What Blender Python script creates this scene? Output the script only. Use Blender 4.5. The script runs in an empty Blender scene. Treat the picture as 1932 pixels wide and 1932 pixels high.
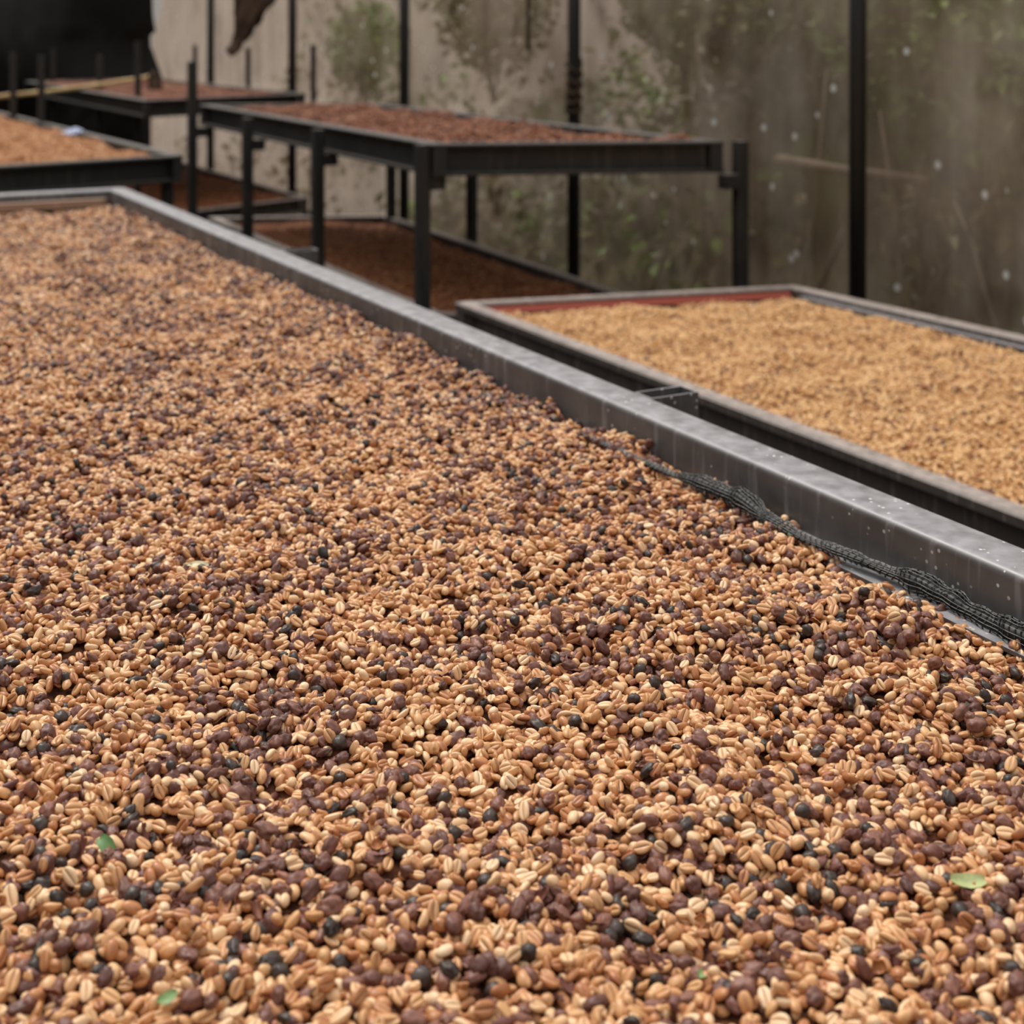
import bpy, bmesh, math, random
import numpy as np
from mathutils import Vector, Matrix, Euler, noise

random.seed(7)
rng = np.random.default_rng(11)
S = bpy.context.scene
C = S.collection
F = 2700.0            # focal length in pixels of the 1932 px frame
HOR = 66.0            # row of the horizon
EYE = 1.5             # camera height above the floor

# ------------------------------------------------------------------ camera
cd = bpy.data.cameras.new('camera')
cam = bpy.data.objects.new('camera', cd)
C.objects.link(cam)
cam.location = (0, 0, EYE)
cam.rotation_euler = (math.pi / 2, 0, 0)
cd.sensor_width = 36
cd.lens = F / 1932 * 36
cd.shift_y = -(966 - HOR) / 1932
cd.clip_start = 0.05
cd.clip_end = 120
cd.dof.use_dof = True
cd.dof.focus_distance = 1.22
cd.dof.aperture_fstop = 7.0
S.camera = cam

# ------------------------------------------------------------------ sky: plain overcast (zenith three times the horizon)
W = bpy.data.worlds.new('overcast_sky')
S.world = W
W.use_nodes = True
nt = W.node_tree
nt.nodes.clear()
tc = nt.nodes.new('ShaderNodeTexCoord')
sx = nt.nodes.new('ShaderNodeSeparateXYZ')
mr = nt.nodes.new('ShaderNodeMapRange')
mr.inputs['From Min'].default_value = 0.0
mr.inputs['From Max'].default_value = 1.0
mr.inputs['To Min'].default_value = 0.42
mr.inputs['To Max'].default_value = 1.25
bg = nt.nodes.new('ShaderNodeBackground')
bg.inputs['Color'].default_value = (1.0, 0.985, 0.965, 1)
wo = nt.nodes.new('ShaderNodeOutputWorld')
nt.links.new(tc.outputs['Generated'], sx.inputs[0])
nt.links.new(sx.outputs['Z'], mr.inputs['Value'])
nt.links.new(mr.outputs[0], bg.inputs['Strength'])
nt.links.new(bg.outputs[0], wo.inputs[0])

sd = bpy.data.lights.new('sun_through_cloud', 'SUN')
sd.energy = 2.3
sd.angle = math.radians(16)
sd.color = (1.0, 0.95, 0.88)
so = bpy.data.objects.new('sun_through_cloud', sd)
so.rotation_euler = (math.radians(-28), math.radians(-22), 0)
C.objects.link(so)

S.view_settings.view_transform = 'Standard'
S.view_settings.look = 'None'
S.view_settings.gamma = 1.0
S.view_settings.use_curve_mapping = False
S.view_settings.exposure = 0.08


# ------------------------------------------------------------------ helpers
def lin(r, g, b):
    f = lambda c: (c / 255) / 12.92 if c / 255 <= 0.04045 else ((c / 255 + 0.055) / 1.055) ** 2.4
    return (f(r), f(g), f(b), 1)


def P(px, py, z):
    """point of the place at height z that shows at pixel px, py"""
    Y = F * (EYE - z) / (py - HOR)
    return Vector(((px - 966) / F * Y, Y, z))


def at(px, Y, z=0.0):
    return Vector(((px - 966) / F * Y, Y, z))


def tag(o, label=None, cat=None, group=None, kind=None):
    if label: o['label'] = label
    if cat: o['category'] = cat
    if group: o['group'] = group
    if kind: o['kind'] = kind
    return o


def empty(name, loc, label, cat, group=None):
    o = bpy.data.objects.new(name, None)
    o.empty_display_size = 0.1
    o.location = loc
    C.objects.link(o)
    return tag(o, label, cat, group)


def mesh_obj(name, verts, faces, mat, parent=None, smooth=False):
    me = bpy.data.meshes.new(name)
    me.from_pydata([tuple(v) for v in verts], [], faces)
    me.update()
    if mat: me.materials.append(mat)
    if smooth: me.shade_smooth()
    o = bpy.data.objects.new(name, me)
    C.objects.link(o)
    if parent:
        o.parent = parent
        o.matrix_parent_inverse = Matrix.Translation(parent.location).inverted() if parent.type == 'EMPTY' else Matrix()
    return o


class MB:
    def __init__(self): self.v = []; self.f = []

    def add(self, vs, fs):
        k = len(self.v)
        self.v += [tuple(v) for v in vs]
        self.f += [tuple(i + k for i in f) for f in fs]

    def box(self, o, ax, ay, az, bev=0.0):
        """box with corner o and edge vectors ax, ay, az; vertical edges chamfered by bev"""
        if bev > 0:
            lx, ly = ax.length, ay.length
            ux, uy = ax / lx, ay / ly
            pts = [o + ux * bev, o + ux * (lx - bev), o + ax + uy * bev, o + ax + uy * (ly - bev), o + ax + ay - ux * bev, o + ay + ux * bev, o + uy * (ly - bev), o + uy * bev]
        else:
            pts = [o, o + ax, o + ax + ay, o + ay]
        n = len(pts)
        vs = pts + [p + az for p in pts]
        fs = [tuple(reversed(range(n))), tuple(range(n, 2 * n))] + [(i, (i + 1) % n, n + (i + 1) % n, n + i) for i in range(n)]
        self.add(vs, fs)

    def tube(self, pts, rad, seg=8, cap=True):
        rads = rad if isinstance(rad, (list, tuple)) else [rad] * len(pts)
        vs = []
        fs = []
        for i, p in enumerate(pts):
            a = pts[max(i - 1, 0)]; b = pts[min(i + 1, len(pts) - 1)]
            d = (Vector(b) - Vector(a)).normalized()
            u = d.cross(Vector((0, 0, 1)))
            if u.length < 1e-3: u = Vector((1, 0, 0))
            u.normalize(); w = d.cross(u)
            for k in range(seg):
                t = 2 * math.pi * k / seg
                vs.append(Vector(p) + (u * math.cos(t) + w * math.sin(t)) * rads[i])
        for i in range(len(pts) - 1):
            for k in range(seg):
                k2 = (k + 1) % seg
                fs.append((i * seg + k, i * seg + k2, (i + 1) * seg + k2, (i + 1) * seg + k))
        if cap:
            fs.append(tuple(reversed(range(seg))))
            fs.append(tuple((len(pts) - 1) * seg + k for k in range(seg)))
        self.add(vs, fs)

    def build(self, name, mat, parent=None, smooth=False):
        return mesh_obj(name, self.v, self.f, mat, parent, smooth)


# ------------------------------------------------------------------ materials
def base_mat(name, col, rough=0.6, metal=0.0, spec=0.5):
    m = bpy.data.materials.new(name)
    m.use_nodes = True
    b = m.node_tree.nodes['Principled BSDF']
    b.inputs['Base Color'].default_value = col
    b.inputs['Roughness'].default_value = rough
    b.inputs['Metallic'].default_value = metal
    b.inputs['Specular IOR Level'].default_value = spec
    return m, m.node_tree, b


def N(t, kind, **kw):
    n = t.nodes.new(kind)
    for k, v in kw.items():
        if k.startswith('_'): setattr(n, k[1:], v)
        else: n.inputs[k.replace('__', ' ')].default_value = v
    return n


def ramp(t, fac, stops):
    r = t.nodes.new('ShaderNodeValToRGB')
    e = r.color_ramp.elements
    e[0].position, e[0].color = stops[0]
    e[1].position, e[1].color = stops[-1]
    for p, c in stops[1:-1]:
        x = e.new(p); x.color = c
    t.links.new(fac, r.inputs[0])
    return r.outputs[0]


def mix(t, fac, a, b, mode='MIX'):
    m = t.nodes.new('ShaderNodeMix')
    m.data_type = 'RGBA'; m.blend_type = mode
    for sock, v in ((m.inputs[0], fac), (m.inputs[6], a), (m.inputs[7], b)):
        if hasattr(v, 'is_linked') or hasattr(v, 'links'): t.links.new(v, sock)
        else: sock.default_value = v
    return m.outputs[2]


def obj_coords(t):
    return t.nodes.new('ShaderNodeTexCoord').outputs['Object']


def bean_mat(name, stops, rough, groove_col, speck=0.25, stain=(0.25, 0.09, 0.035, 1), scale=260, bump=0.0):
    """colour from the piece's own random number, brown stains and a groove line of its own colour"""
    m, t, b = base_mat(name, (0.5, 0.3, 0.15, 1), rough, 0, 0.45)
    oi = t.nodes.new('ShaderNodeObjectInfo')
    c = ramp(t, oi.outputs['Random'], stops)
    co = obj_coords(t)
    add = N(t, 'ShaderNodeVectorMath', _operation='ADD')
    mul = N(t, 'ShaderNodeMath', _operation='MULTIPLY'); mul.inputs[1].default_value = 37.0
    t.links.new(oi.outputs['Random'], mul.inputs[0])
    t.links.new(co, add.inputs[0]); t.links.new(mul.outputs[0], add.inputs[1])
    nz = N(t, 'ShaderNodeTexNoise', Scale=scale, Detail=3.0)
    mp = N(t, 'ShaderNodeMapping'); mp.inputs['Scale'].default_value = (0.4, 1.3, 1.3)
    t.links.new(add.outputs[0], mp.inputs['Vector']); t.links.new(mp.outputs[0], nz.inputs['Vector'])
    f = ramp(t, nz.outputs['Fac'], [(0.45, (0, 0, 0, 1)), (0.75, (speck * 2, speck * 2, speck * 2, 1))])
    c = mix(t, f, c, stain)
    at_ = t.nodes.new('ShaderNodeAttribute'); at_.attribute_name = 'groove'
    c = mix(t, at_.outputs['Fac'], c, groove_col)
    t.links.new(c, b.inputs['Base Color'])
    if bump:
        bp = N(t, 'ShaderNodeBump', Strength=bump, Distance=0.0006)
        t.links.new(nz.outputs['Fac'], bp.inputs['Height'])
        t.links.new(bp.outputs[0], b.inputs['Normal'])
    return m


TAN = {   # shades of parchment coffee
    'pale': bean_mat('parchment_pale', [(0, lin(236, 200, 158)), (0.5, lin(226, 184, 138)), (1, lin(240, 208, 170))], 0.42, lin(140, 84, 50), 0.16, lin(180, 118, 76)),
    'tan': bean_mat('parchment_tan', [(0, lin(220, 172, 120)), (0.5, lin(208, 154, 104)), (1, lin(226, 182, 134))], 0.4, lin(92, 48, 26), 0.42, lin(158, 96, 58)),
    'orange': bean_mat('parchment_orange', [(0, lin(196, 136, 88)), (0.5, lin(180, 118, 74)), (1, lin(204, 148, 100))], 0.38, lin(80, 40, 24), 0.4, lin(124, 68, 42)),
}
BR_CHERRY = bean_mat('dried_cherry_skin', [(0, lin(96, 60, 50)), (0.35, lin(124, 80, 68)), (0.7, lin(142, 94, 76)), (1, lin(104, 70, 62))], 0.5, lin(60, 34, 32), 0.3, lin(64, 38, 36), 300, 0.5)
BK_CHERRY = bean_mat('black_cherry_skin', [(0, lin(50, 40, 35)), (0.5, lin(70, 56, 50)), (1, lin(60, 48, 41))], 0.45, lin(34, 28, 28), 0.2, lin(30, 25, 24), 300, 0.5)
HUSK = bean_mat('husk_skin', [(0, lin(116, 62, 46)), (0.5, lin(98, 56, 50)), (1, lin(150, 90, 62))], 0.5, lin(70, 38, 28), 0.3, lin(70, 36, 28), 300, 0.3)
RED_CHERRY = bean_mat('red_brown_cherry_skin', [(0, lin(134, 78, 50)), (0.5, lin(176, 108, 70)), (1, lin(98, 56, 40))], 0.5, lin(60, 30, 26), 0.3, lin(74, 38, 30), 300, 0.2)
GOLD = bean_mat('parchment_golden', [(0, lin(236, 194, 138)), (0.5, lin(222, 176, 120)), (1, lin(240, 204, 152))], 0.45, lin(130, 80, 44), 0.2, lin(170, 112, 66))


def steel(name, col, col2, rough=0.42, dust=(0.42, 0.4, 0.38, 1), dust_sheen_amt=0.35, streak=True, flecks=False):  # dust: colour of settled dirt and of the painted sky reflection
    m, t, b = base_mat(name, col, rough, 0.0, 0.6)
    co = obj_coords(t)
    n1 = N(t, 'ShaderNodeTexNoise', Scale=9.0, Detail=6.0, Roughness=0.65)
    t.links.new(co, n1.inputs['Vector'])
    c = mix(t, ramp(t, n1.outputs['Fac'], [(0.35, (0, 0, 0, 1)), (0.7, (1, 1, 1, 1))]), col, col2)
    mp = N(t, 'ShaderNodeMapping'); mp.inputs['Scale'].default_value = (60, 60, 6)
    t.links.new(co, mp.inputs['Vector'])
    n2 = N(t, 'ShaderNodeTexNoise', Scale=1.0, Detail=3.0)
    t.links.new(mp.outputs[0], n2.inputs['Vector'])
    c = mix(t, ramp(t, n2.outputs['Fac'], [(0.55, (0, 0, 0, 1)), (0.85, (dust_sheen_amt, dust_sheen_amt, dust_sheen_amt, 1))]), c, dust)
    # dust on faces that look up: settled dirt plus sky reflection painted in
    g = t.nodes.new('ShaderNodeNewGeometry')
    sp = t.nodes.new('ShaderNodeSeparateXYZ')
    t.links.new(g.outputs['Normal'], sp.inputs[0])
    n3 = N(t, 'ShaderNodeTexNoise', Scale=40.0, Detail=5.0)
    t.links.new(co, n3.inputs['Vector'])
    mm = N(t, 'ShaderNodeMath', _operation='MULTIPLY')
    rr = ramp(t, sp.outputs['Z'], [(0.5, (0, 0, 0, 1)), (0.95, (1, 1, 1, 1))])
    r3 = ramp(t, n3.outputs['Fac'], [(0.3, (dust_sheen_amt * 0.6,) * 3 + (1,)), (0.75, (dust_sheen_amt * 1.6,) * 3 + (1,))])
    t.links.new(rr, mm.inputs[0]); t.links.new(r3, mm.inputs[1])
    c = mix(t, mm.outputs[0], c, dust)
    if flecks:
        v = N(t, 'ShaderNodeTexVoronoi', Scale=85.0)
        t.links.new(co, v.inputs['Vector'])
        spk = ramp(t, v.outputs['Distance'], [(0.0, (1, 1, 1, 1)), (0.13, (1, 1, 1, 1)), (0.18, (0, 0, 0, 1))])
        n4 = N(t, 'ShaderNodeTexNoise', Scale=7.0)
        t.links.new(co, n4.inputs['Vector'])
        msk = ramp(t, n4.outputs['Fac'], [(0.46, (0, 0, 0, 1)), (0.58, (1, 1, 1, 1))])
        c = mix(t, mix(t, 1.0, spk, msk, 'MULTIPLY'), c, lin(215, 212, 208))
    t.links.new(c, b.inputs['Base Color'])
    rv = N(t, 'ShaderNodeMapRange'); rv.inputs['To Min'].default_value = rough - 0.1; rv.inputs['To Max'].default_value = rough + 0.2
    t.links.new(n3.outputs['Fac'], rv.inputs['Value'])
    t.links.new(rv.outputs[0], b.inputs['Roughness'])
    bp = N(t, 'ShaderNodeBump', Strength=0.15, Distance=0.002)
    t.links.new(n3.outputs['Fac'], bp.inputs['Height'])
    t.links.new(bp.outputs[0], b.inputs['Normal'])
    return m


GREY_STEEL = steel('weathered_grey_steel', lin(66, 64, 64), lin(92, 89, 88), 0.38, lin(166, 164, 168), 0.55, flecks=True)
BLACK_STEEL = steel('black_painted_steel', lin(20, 18, 16), lin(30, 27, 24), 0.55, lin(126, 116, 108), 0.3)
BROWN_STEEL = steel('dusty_brown_steel', lin(66, 60, 57), lin(86, 76, 70), 0.5, lin(176, 162, 154), 0.62)
POST_STEEL = steel('wall_post_paint', lin(20, 20, 20), lin(28, 27, 25), 0.5, lin(70, 64, 58), 0.15)
LATH = steel('dusty_lath', lin(140, 112, 92), lin(160, 132, 112), 0.7, lin(190, 165, 145), 0.5)
NET = base_mat('black_net', lin(14, 13, 12), 0.5, 0, 0.4)[0]
NET_PALE = base_mat('net_thread', lin(38, 35, 31), 0.5, 0, 0.6)[0]
RED_CLOTH = base_mat('red_liner', lin(140, 62, 46), 0.85)[0]
SCREEN = base_mat('dark_mesh_cloth', lin(26, 22, 20), 0.9)[0]


def noisy(name, a, b_, scale, rough=0.9, stops=(0.35, 0.65), detail=5.0):
    m, t, b = base_mat(name, a, rough, 0, 0.3)
    n1 = N(t, 'ShaderNodeTexNoise', Scale=scale, Detail=detail)
    t.links.new(obj_coords(t), n1.inputs['Vector'])
    t.links.new(ramp(t, n1.outputs['Fac'], [(stops[0], a), (stops[1], b_)]), b.inputs['Base Color'])
    return m


SOIL = noisy('dark_trodden_soil', lin(38, 30, 24), lin(62, 50, 40), 4)
BANK = noisy('earth_bank_soil', lin(66, 54, 40), lin(128, 116, 84), 2.2)
BED_TAN = noisy('packed_tan_beans', lin(58, 32, 24), lin(130, 80, 52), 180)  # colour darkened to paint the shade in gaps between beans
BED_GOLD = noisy('packed_golden_beans', lin(104, 62, 34), lin(190, 140, 90), 160)  # darkened too, painting in the dark gaps among golden beans
BED_RED = noisy('packed_red_brown_cherries', lin(40, 20, 16), lin(90, 50, 36), 120)  # painted dark for the shadowed gaps between cherries
BED_RUST = noisy('packed_rust_brown_beans', lin(110, 62, 34), lin(150, 92, 54), 120)
STALK = noisy('dull_dry_stalk', lin(120, 104, 88), lin(150, 132, 112), 6, 0.7)
BAMBOO = noisy('pale_bamboo', lin(170, 140, 90), lin(206, 180, 128), 6, 0.5)
TARP = noisy('black_tarp_cloth', lin(14, 13, 12), lin(32, 30, 28), 1.2, 0.85)
RAG = noisy('brown_torn_cloth', lin(46, 36, 28), lin(84, 66, 52), 5, 0.95)

# ------------------------------------------------------------------ setting: floor and walls
D1 = Vector((-0.5430, 1, 0)).normalized()       # the beds' long direction
NX = Vector((D1.y, -D1.x, 0))                   # to the right of it


def wall_x(Y, K=11100): return K / F - 0.543 * Y


mesh_obj('floor', [(-14, -5, 0), (14, -5, 0), (14, 22, 0), (-14, 22, 0)], [(0, 1, 2, 3)], SOIL)['kind'] = 'structure'


def sheet(name, p0, p1, h, mat, nu, nv, fold, seed, z0=0.0, parent=None):
    d = (p1 - p0); L = d.length; d = d / L
    n = Vector((d.y, -d.x, 0))
    vs = []
    for j in range(nv + 1):
        for i in range(nu + 1):
            u = i / nu; v = j / nv
            a = noise.noise(Vector((u * L * 2.2, v * 0.8, seed))) + 0.5 * noise.noise(Vector((u * L * 6, v * 1.5, seed + 9)))
            vs.append(p0 + d * (u * L) + Vector((0, 0, z0 + v * h)) + n * (a * fold))
    fs = [(j * (nu + 1) + i, j * (nu + 1) + i + 1, (j + 1) * (nu + 1) + i + 1, (j + 1) * (nu + 1) + i) for j in range(nv) for i in range(nu)]
    return mesh_obj(name, vs, fs, mat, parent, True)


def plastic():
    m = bpy.data.materials.new('dirty_clear_plastic')
    m.use_nodes = True
    t = m.node_tree
    t.nodes.clear()
    out = t.nodes.new('ShaderNodeOutputMaterial')
    co = obj_coords(t)
    mp = N(t, 'ShaderNodeMapping'); mp.inputs['Scale'].default_value = (3.0, 3.0, 0.7)
    t.links.new(co, mp.inputs['Vector'])
    n1 = N(t, 'ShaderNodeTexNoise', Scale=1.6, Detail=7.0, Roughness=0.6)
    t.links.new(mp.outputs[0], n1.inputs['Vector'])
    n2 = N(t, 'ShaderNodeTexNoise', Scale=1.1, Detail=5.0, Roughness=0.65)
    t.links.new(co, n2.inputs['Vector'])
    c = ramp(t, n1.outputs['Fac'], [(0.32, lin(150, 128, 108)), (0.5, lin(196, 178, 160)), (0.68, lin(222, 206, 192))])
    c = mix(t, ramp(t, n2.outputs['Fac'], [(0.45, (0, 0, 0, 1)), (0.66, (0.5, 0.5, 0.5, 1))]), c, lin(146, 146, 104))
    n5 = N(t, 'ShaderNodeTexNoise', Scale=2.6, Detail=3.0)
    t.links.new(co, n5.inputs['Vector'])
    c = mix(t, ramp(t, n5.outputs['Fac'], [(0.56, (0, 0, 0, 1)), (0.72, (0.7, 0.7, 0.7, 1))]), c, lin(96, 76, 58))
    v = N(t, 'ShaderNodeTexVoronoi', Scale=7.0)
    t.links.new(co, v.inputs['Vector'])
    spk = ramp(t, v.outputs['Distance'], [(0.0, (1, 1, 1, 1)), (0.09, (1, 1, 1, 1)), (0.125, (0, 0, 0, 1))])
    c = mix(t, spk, c, lin(252, 252, 252))  # white dots painted in for bright glints and out-of-focus highlights
    df = t.nodes.new('ShaderNodeBsdfDiffuse'); tl = t.nodes.new('ShaderNodeBsdfTranslucent'); tr = t.nodes.new('ShaderNodeBsdfTransparent'); gl = t.nodes.new('ShaderNodeBsdfGlossy')
    gl.inputs['Roughness'].default_value = 0.35
    for s in (df, tl): t.links.new(c, s.inputs['Color'])
    a = t.nodes.new('ShaderNodeMixShader'); a.inputs[0].default_value = 0.6
    t.links.new(df.outputs[0], a.inputs[1]); t.links.new(tl.outputs[0], a.inputs[2])
    g = t.nodes.new('ShaderNodeMixShader'); g.inputs[0].default_value = 0.03
    t.links.new(a.outputs[0], g.inputs[1]); t.links.new(gl.outputs[0], g.inputs[2])
    x = t.nodes.new('ShaderNodeMixShader')
    fac = ramp(t, n2.outputs['Fac'], [(0.3, (0.26, 0.26, 0.26, 1)), (0.7, (0.64, 0.64, 0.64, 1))])
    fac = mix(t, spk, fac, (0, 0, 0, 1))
    t.links.new(fac, x.inputs[0]); t.links.new(g.outputs[0], x.inputs[1]); t.links.new(tr.outputs[0], x.inputs[2])
    t.links.new(x.outputs[0], out.inputs[0])
    return m


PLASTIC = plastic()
far_c = Vector((wall_x(14.1), 14.1, 0))
near_c = Vector((wall_x(-2.5), -2.5, 0))
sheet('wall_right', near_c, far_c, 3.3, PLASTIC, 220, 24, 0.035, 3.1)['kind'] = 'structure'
back_l = far_c - NX * 7.0
sheet('wall_back', back_l, far_c, 3.3, TARP, 120, 30, 0.10, 5.2)['kind'] = 'structure'
left_n = back_l - D1 * 17.5
SHADE = noisy('unseen_wall_dark', lin(40, 42, 36), lin(62, 62, 54), 2)  # for the two unseen walls, put in dark to block horizon light
sheet('added_unseen_wall_left', left_n, back_l, 3.3, SHADE, 60, 6, 0.04, 6.7)['kind'] = 'structure'
sheet('added_unseen_wall_front', left_n, near_c, 3.3, SHADE, 60, 6, 0.04, 8.3)['kind'] = 'structure'

# black tarp bunched and hanging in front of the end wall, lapping over the plastic
def tarp_bundle():
    vs = []; nu, nv = 44, 36
    # outline of the bunch across the picture: pixels at a depth of 12.4
    for j in range(nv + 1):
        v = j / nv
        for i in range(nu + 1):
            u = i / nu
            right = 284 - 8 * v
            yy = -60 + 470 * v
            if yy > 60: right = 262 + 36 * min(1, max(0, (yy - 75) / 80)) - 40 * min(1, max(0, (yy - 190) / 30))
            px = -90 + (right + 90) * u
            z = EYE - (yy - HOR) * 12.4 / F
            sag = math.sin((u * 1.2 + 0.1) * math.pi) * math.exp(-((v - 0.35) / 0.22) ** 2)
            d = 0.30 * sag + 0.08 * noise.noise(Vector((u * 5, v * 4, 2.0))) + 0.04 * noise.noise(Vector((u * 16, v * 6, 7.0)))
            p = at(px, 12.4, z)
            p.y -= d
            p.x += 0.02 * noise.noise(Vector((0, v * 9, 1)))
            vs.append(p)
    fs = [(j * (nu + 1) + i, j * (nu + 1) + i + 1, (j + 1) * (nu + 1) + i + 1, (j + 1) * (nu + 1) + i) for j in range(nv) for i in range(nu)]
    o = mesh_obj('hanging_tarp', vs, fs, TARP, None, True)
    sm = o.modifiers.new('thickness', 'SOLIDIFY'); sm.thickness = 0.01
    return o


tag(tarp_bundle(), 'black tarp hanging bunched in folds at the top left corner', 'tarp')

# ------------------------------------------------------------------ wall posts
post_lab = {1617: 'thick black round post nearest the camera, right of the raised rack', 1082: 'black post rising behind the middle of the raised rack',
            762: 'black post behind the far right corner of the raised rack', 551: 'thin black post between the rag and the raised rack',
            397: 'thinnest black post left of the brown hanging rag'}
for px, lab in post_lab.items():
    Y = 10800 / (px + 500)
    p = at(px, Y)
    root = empty('wall_post', p, lab, 'post', 'posts along the plastic wall')
    m = MB()
    r = 0.031
    m.tube([p, p + Vector((0.006, 0, 3.2))], r, 14)
    m.build('shaft', POST_STEEL, root, True)
    m = MB()
    m.box(p + Vector((-0.06, -0.06, 0.0)), Vector((0.12, 0, 0)), Vector((0, 0.12, 0)), Vector((0, 0, 0.012)))
    m.build('base_plate', POST_STEEL, root)
    if px == 1082:
        b = MB()
        for k in range(5):
            z = EYE - (122 + 20 * k - HOR) * Y / F
            cpts = [p + Vector((math.cos(a) * (r + 0.004 + 0.003 * math.sin(3 * a + k)), math.sin(a) * (r + 0.004), z + 0.01 * math.sin(a * 2 + k) + 0.03 * math.sin(a))) for a in [i * math.pi / 6 for i in range(13)]]
            b.tube(cpts, 0.010, 6, False)
        b.build('cloth_tie', RAG, root, True)
# extra posts further along towards the camera, out of the picture
for Y in (4.05,):
    p = Vector((wall_x(Y, 10800), Y, 0))
    if (p.x / Y * F + 966) > 1960:
        pass

# thin rod hanging in front of the plastic
p = at(997, 7.2)
m = MB(); m.tube([p + Vector((0, 0, EYE - (95 - HOR) * 7.2 / F)), p + Vector((0.0, 0, 3.0))], 0.010, 8)
tag(m.build('hanging_rod', BROWN_STEEL, None, True), 'thin dark rod hanging down against the plastic wall at top centre', 'rod')

# torn cloth
def rag():
    out = [(446, -30), (520, -30), (517, 0), (498, 32), (470, 62), (452, 80), (447, 103), (438, 108), (429, 98), (438, 72), (446, 55), (444, 20)]
    Yr = 9.6
    m = bmesh.new()
    vs = [m.verts.new(at(x, Yr, EYE - (y - HOR) * Yr / F)) for x, y in out]
    f = m.faces.new(vs)
    bmesh.ops.triangulate(m, faces=[f])
    bmesh.ops.subdivide_edges(m, edges=m.edges[:], cuts=3, use_grid_fill=True)
    for v in m.verts:
        v.co.y += 0.10 * noise.noise(v.co * 7) + 0.05 * noise.noise(v.co * 19)
        v.co.x += 0.012 * noise.noise(v.co * 15)
    me = bpy.data.meshes.new('torn_cloth'); m.to_mesh(me); m.free()
    me.materials.append(RAG); me.shade_smooth()
    o = bpy.data.objects.new('torn_cloth', me); C.objects.link(o)
    sm = o.modifiers.new('thickness', 'SOLIDIFY'); sm.thickness = 0.02
    return o


tag(rag(), 'ragged dark brown cloth hanging to a point between two thin posts', 'cloth')

# ------------------------------------------------------------------ outside: bank, bushes, stalks
def bank():
    vs = []; nu, nv = 90, 14
    for i in range(nu + 1):
        Y = -2 + 22 * i / nu
        for j in range(nv + 1):
            v = j / nv
            top = 0.95 + 3.4 * max(0, v - 0.2)
            hh = min(1, v / 0.22) * top
            hh *= 1 if v > 0.45 else 0.6 + 0.4 / (1 + math.exp((Y - 8.0) / 0.7))
            x = wall_x(Y) + 0.28 + 3.2 * v
            q = Vector((x, Y, 0))
            vs.append((x + 0.1 * noise.noise(q * 2), Y, max(0.0, hh + 0.12 * noise.noise(q * 1.7) + 0.06 * noise.noise(q * 6)) if j else -0.02))
    fs = [(i * (nv + 1) + j, (i + 1) * (nv + 1) + j, (i + 1) * (nv + 1) + j + 1, i * (nv + 1) + j + 1) for i in range(nu) for j in range(nv)]
    return mesh_obj('ground_bank', vs, fs, BANK, None, True)


bank()['kind'] = 'structure'


def leaf_mat(name, a, b_):
    m, t, b = base_mat(name, a, 0.5, 0, 0.4)
    n1 = N(t, 'ShaderNodeTexNoise', Scale=9.0)
    t.links.new(obj_coords(t), n1.inputs['Vector'])
    t.links.new(ramp(t, n1.outputs['Fac'], [(0.35, a), (0.65, b_)]), b.inputs['Base Color'])
    return m


bt = BANK.node_tree
bb = bt.nodes['Principled BSDF']
old = bb.inputs['Base Color'].links[0].from_socket
sx2 = bt.nodes.new('ShaderNodeSeparateXYZ')
bt.links.new(obj_coords(bt), sx2.inputs[0])
nz2 = N(bt, 'ShaderNodeTexNoise', Scale=0.9, Detail=4.0)
bt.links.new(obj_coords(bt), nz2.inputs['Vector'])
ad = N(bt, 'ShaderNodeMath', _operation='MULTIPLY_ADD'); ad.inputs[1].default_value = 5.0
az = N(bt, 'ShaderNodeMath', _operation='MULTIPLY_ADD'); az.inputs[1].default_value = 3.5
bt.links.new(sx2.outputs['Z'], az.inputs[0]); bt.links.new(sx2.outputs['Y'], az.inputs[2])
bt.links.new(nz2.outputs['Fac'], ad.inputs[0]); bt.links.new(az.outputs[0], ad.inputs[2])
mr2 = N(bt, 'ShaderNodeMapRange'); mr2.inputs['From Min'].default_value = 12.0; mr2.inputs['From Max'].default_value = 14.2
bt.links.new(ad.outputs[0], mr2.inputs['Value'])
bt.links.new(mix(bt, mr2.outputs[0], old, lin(178, 163, 151)), bb.inputs['Base Color'])   # clay-pale further along and higher, painted in to brighten the wall

LEAF = leaf_mat('bush_leaves', lin(78, 104, 40), lin(142, 166, 78))
LEAF2 = leaf_mat('dry_bush_leaves', lin(88, 78, 46), lin(140, 128, 70))


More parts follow.
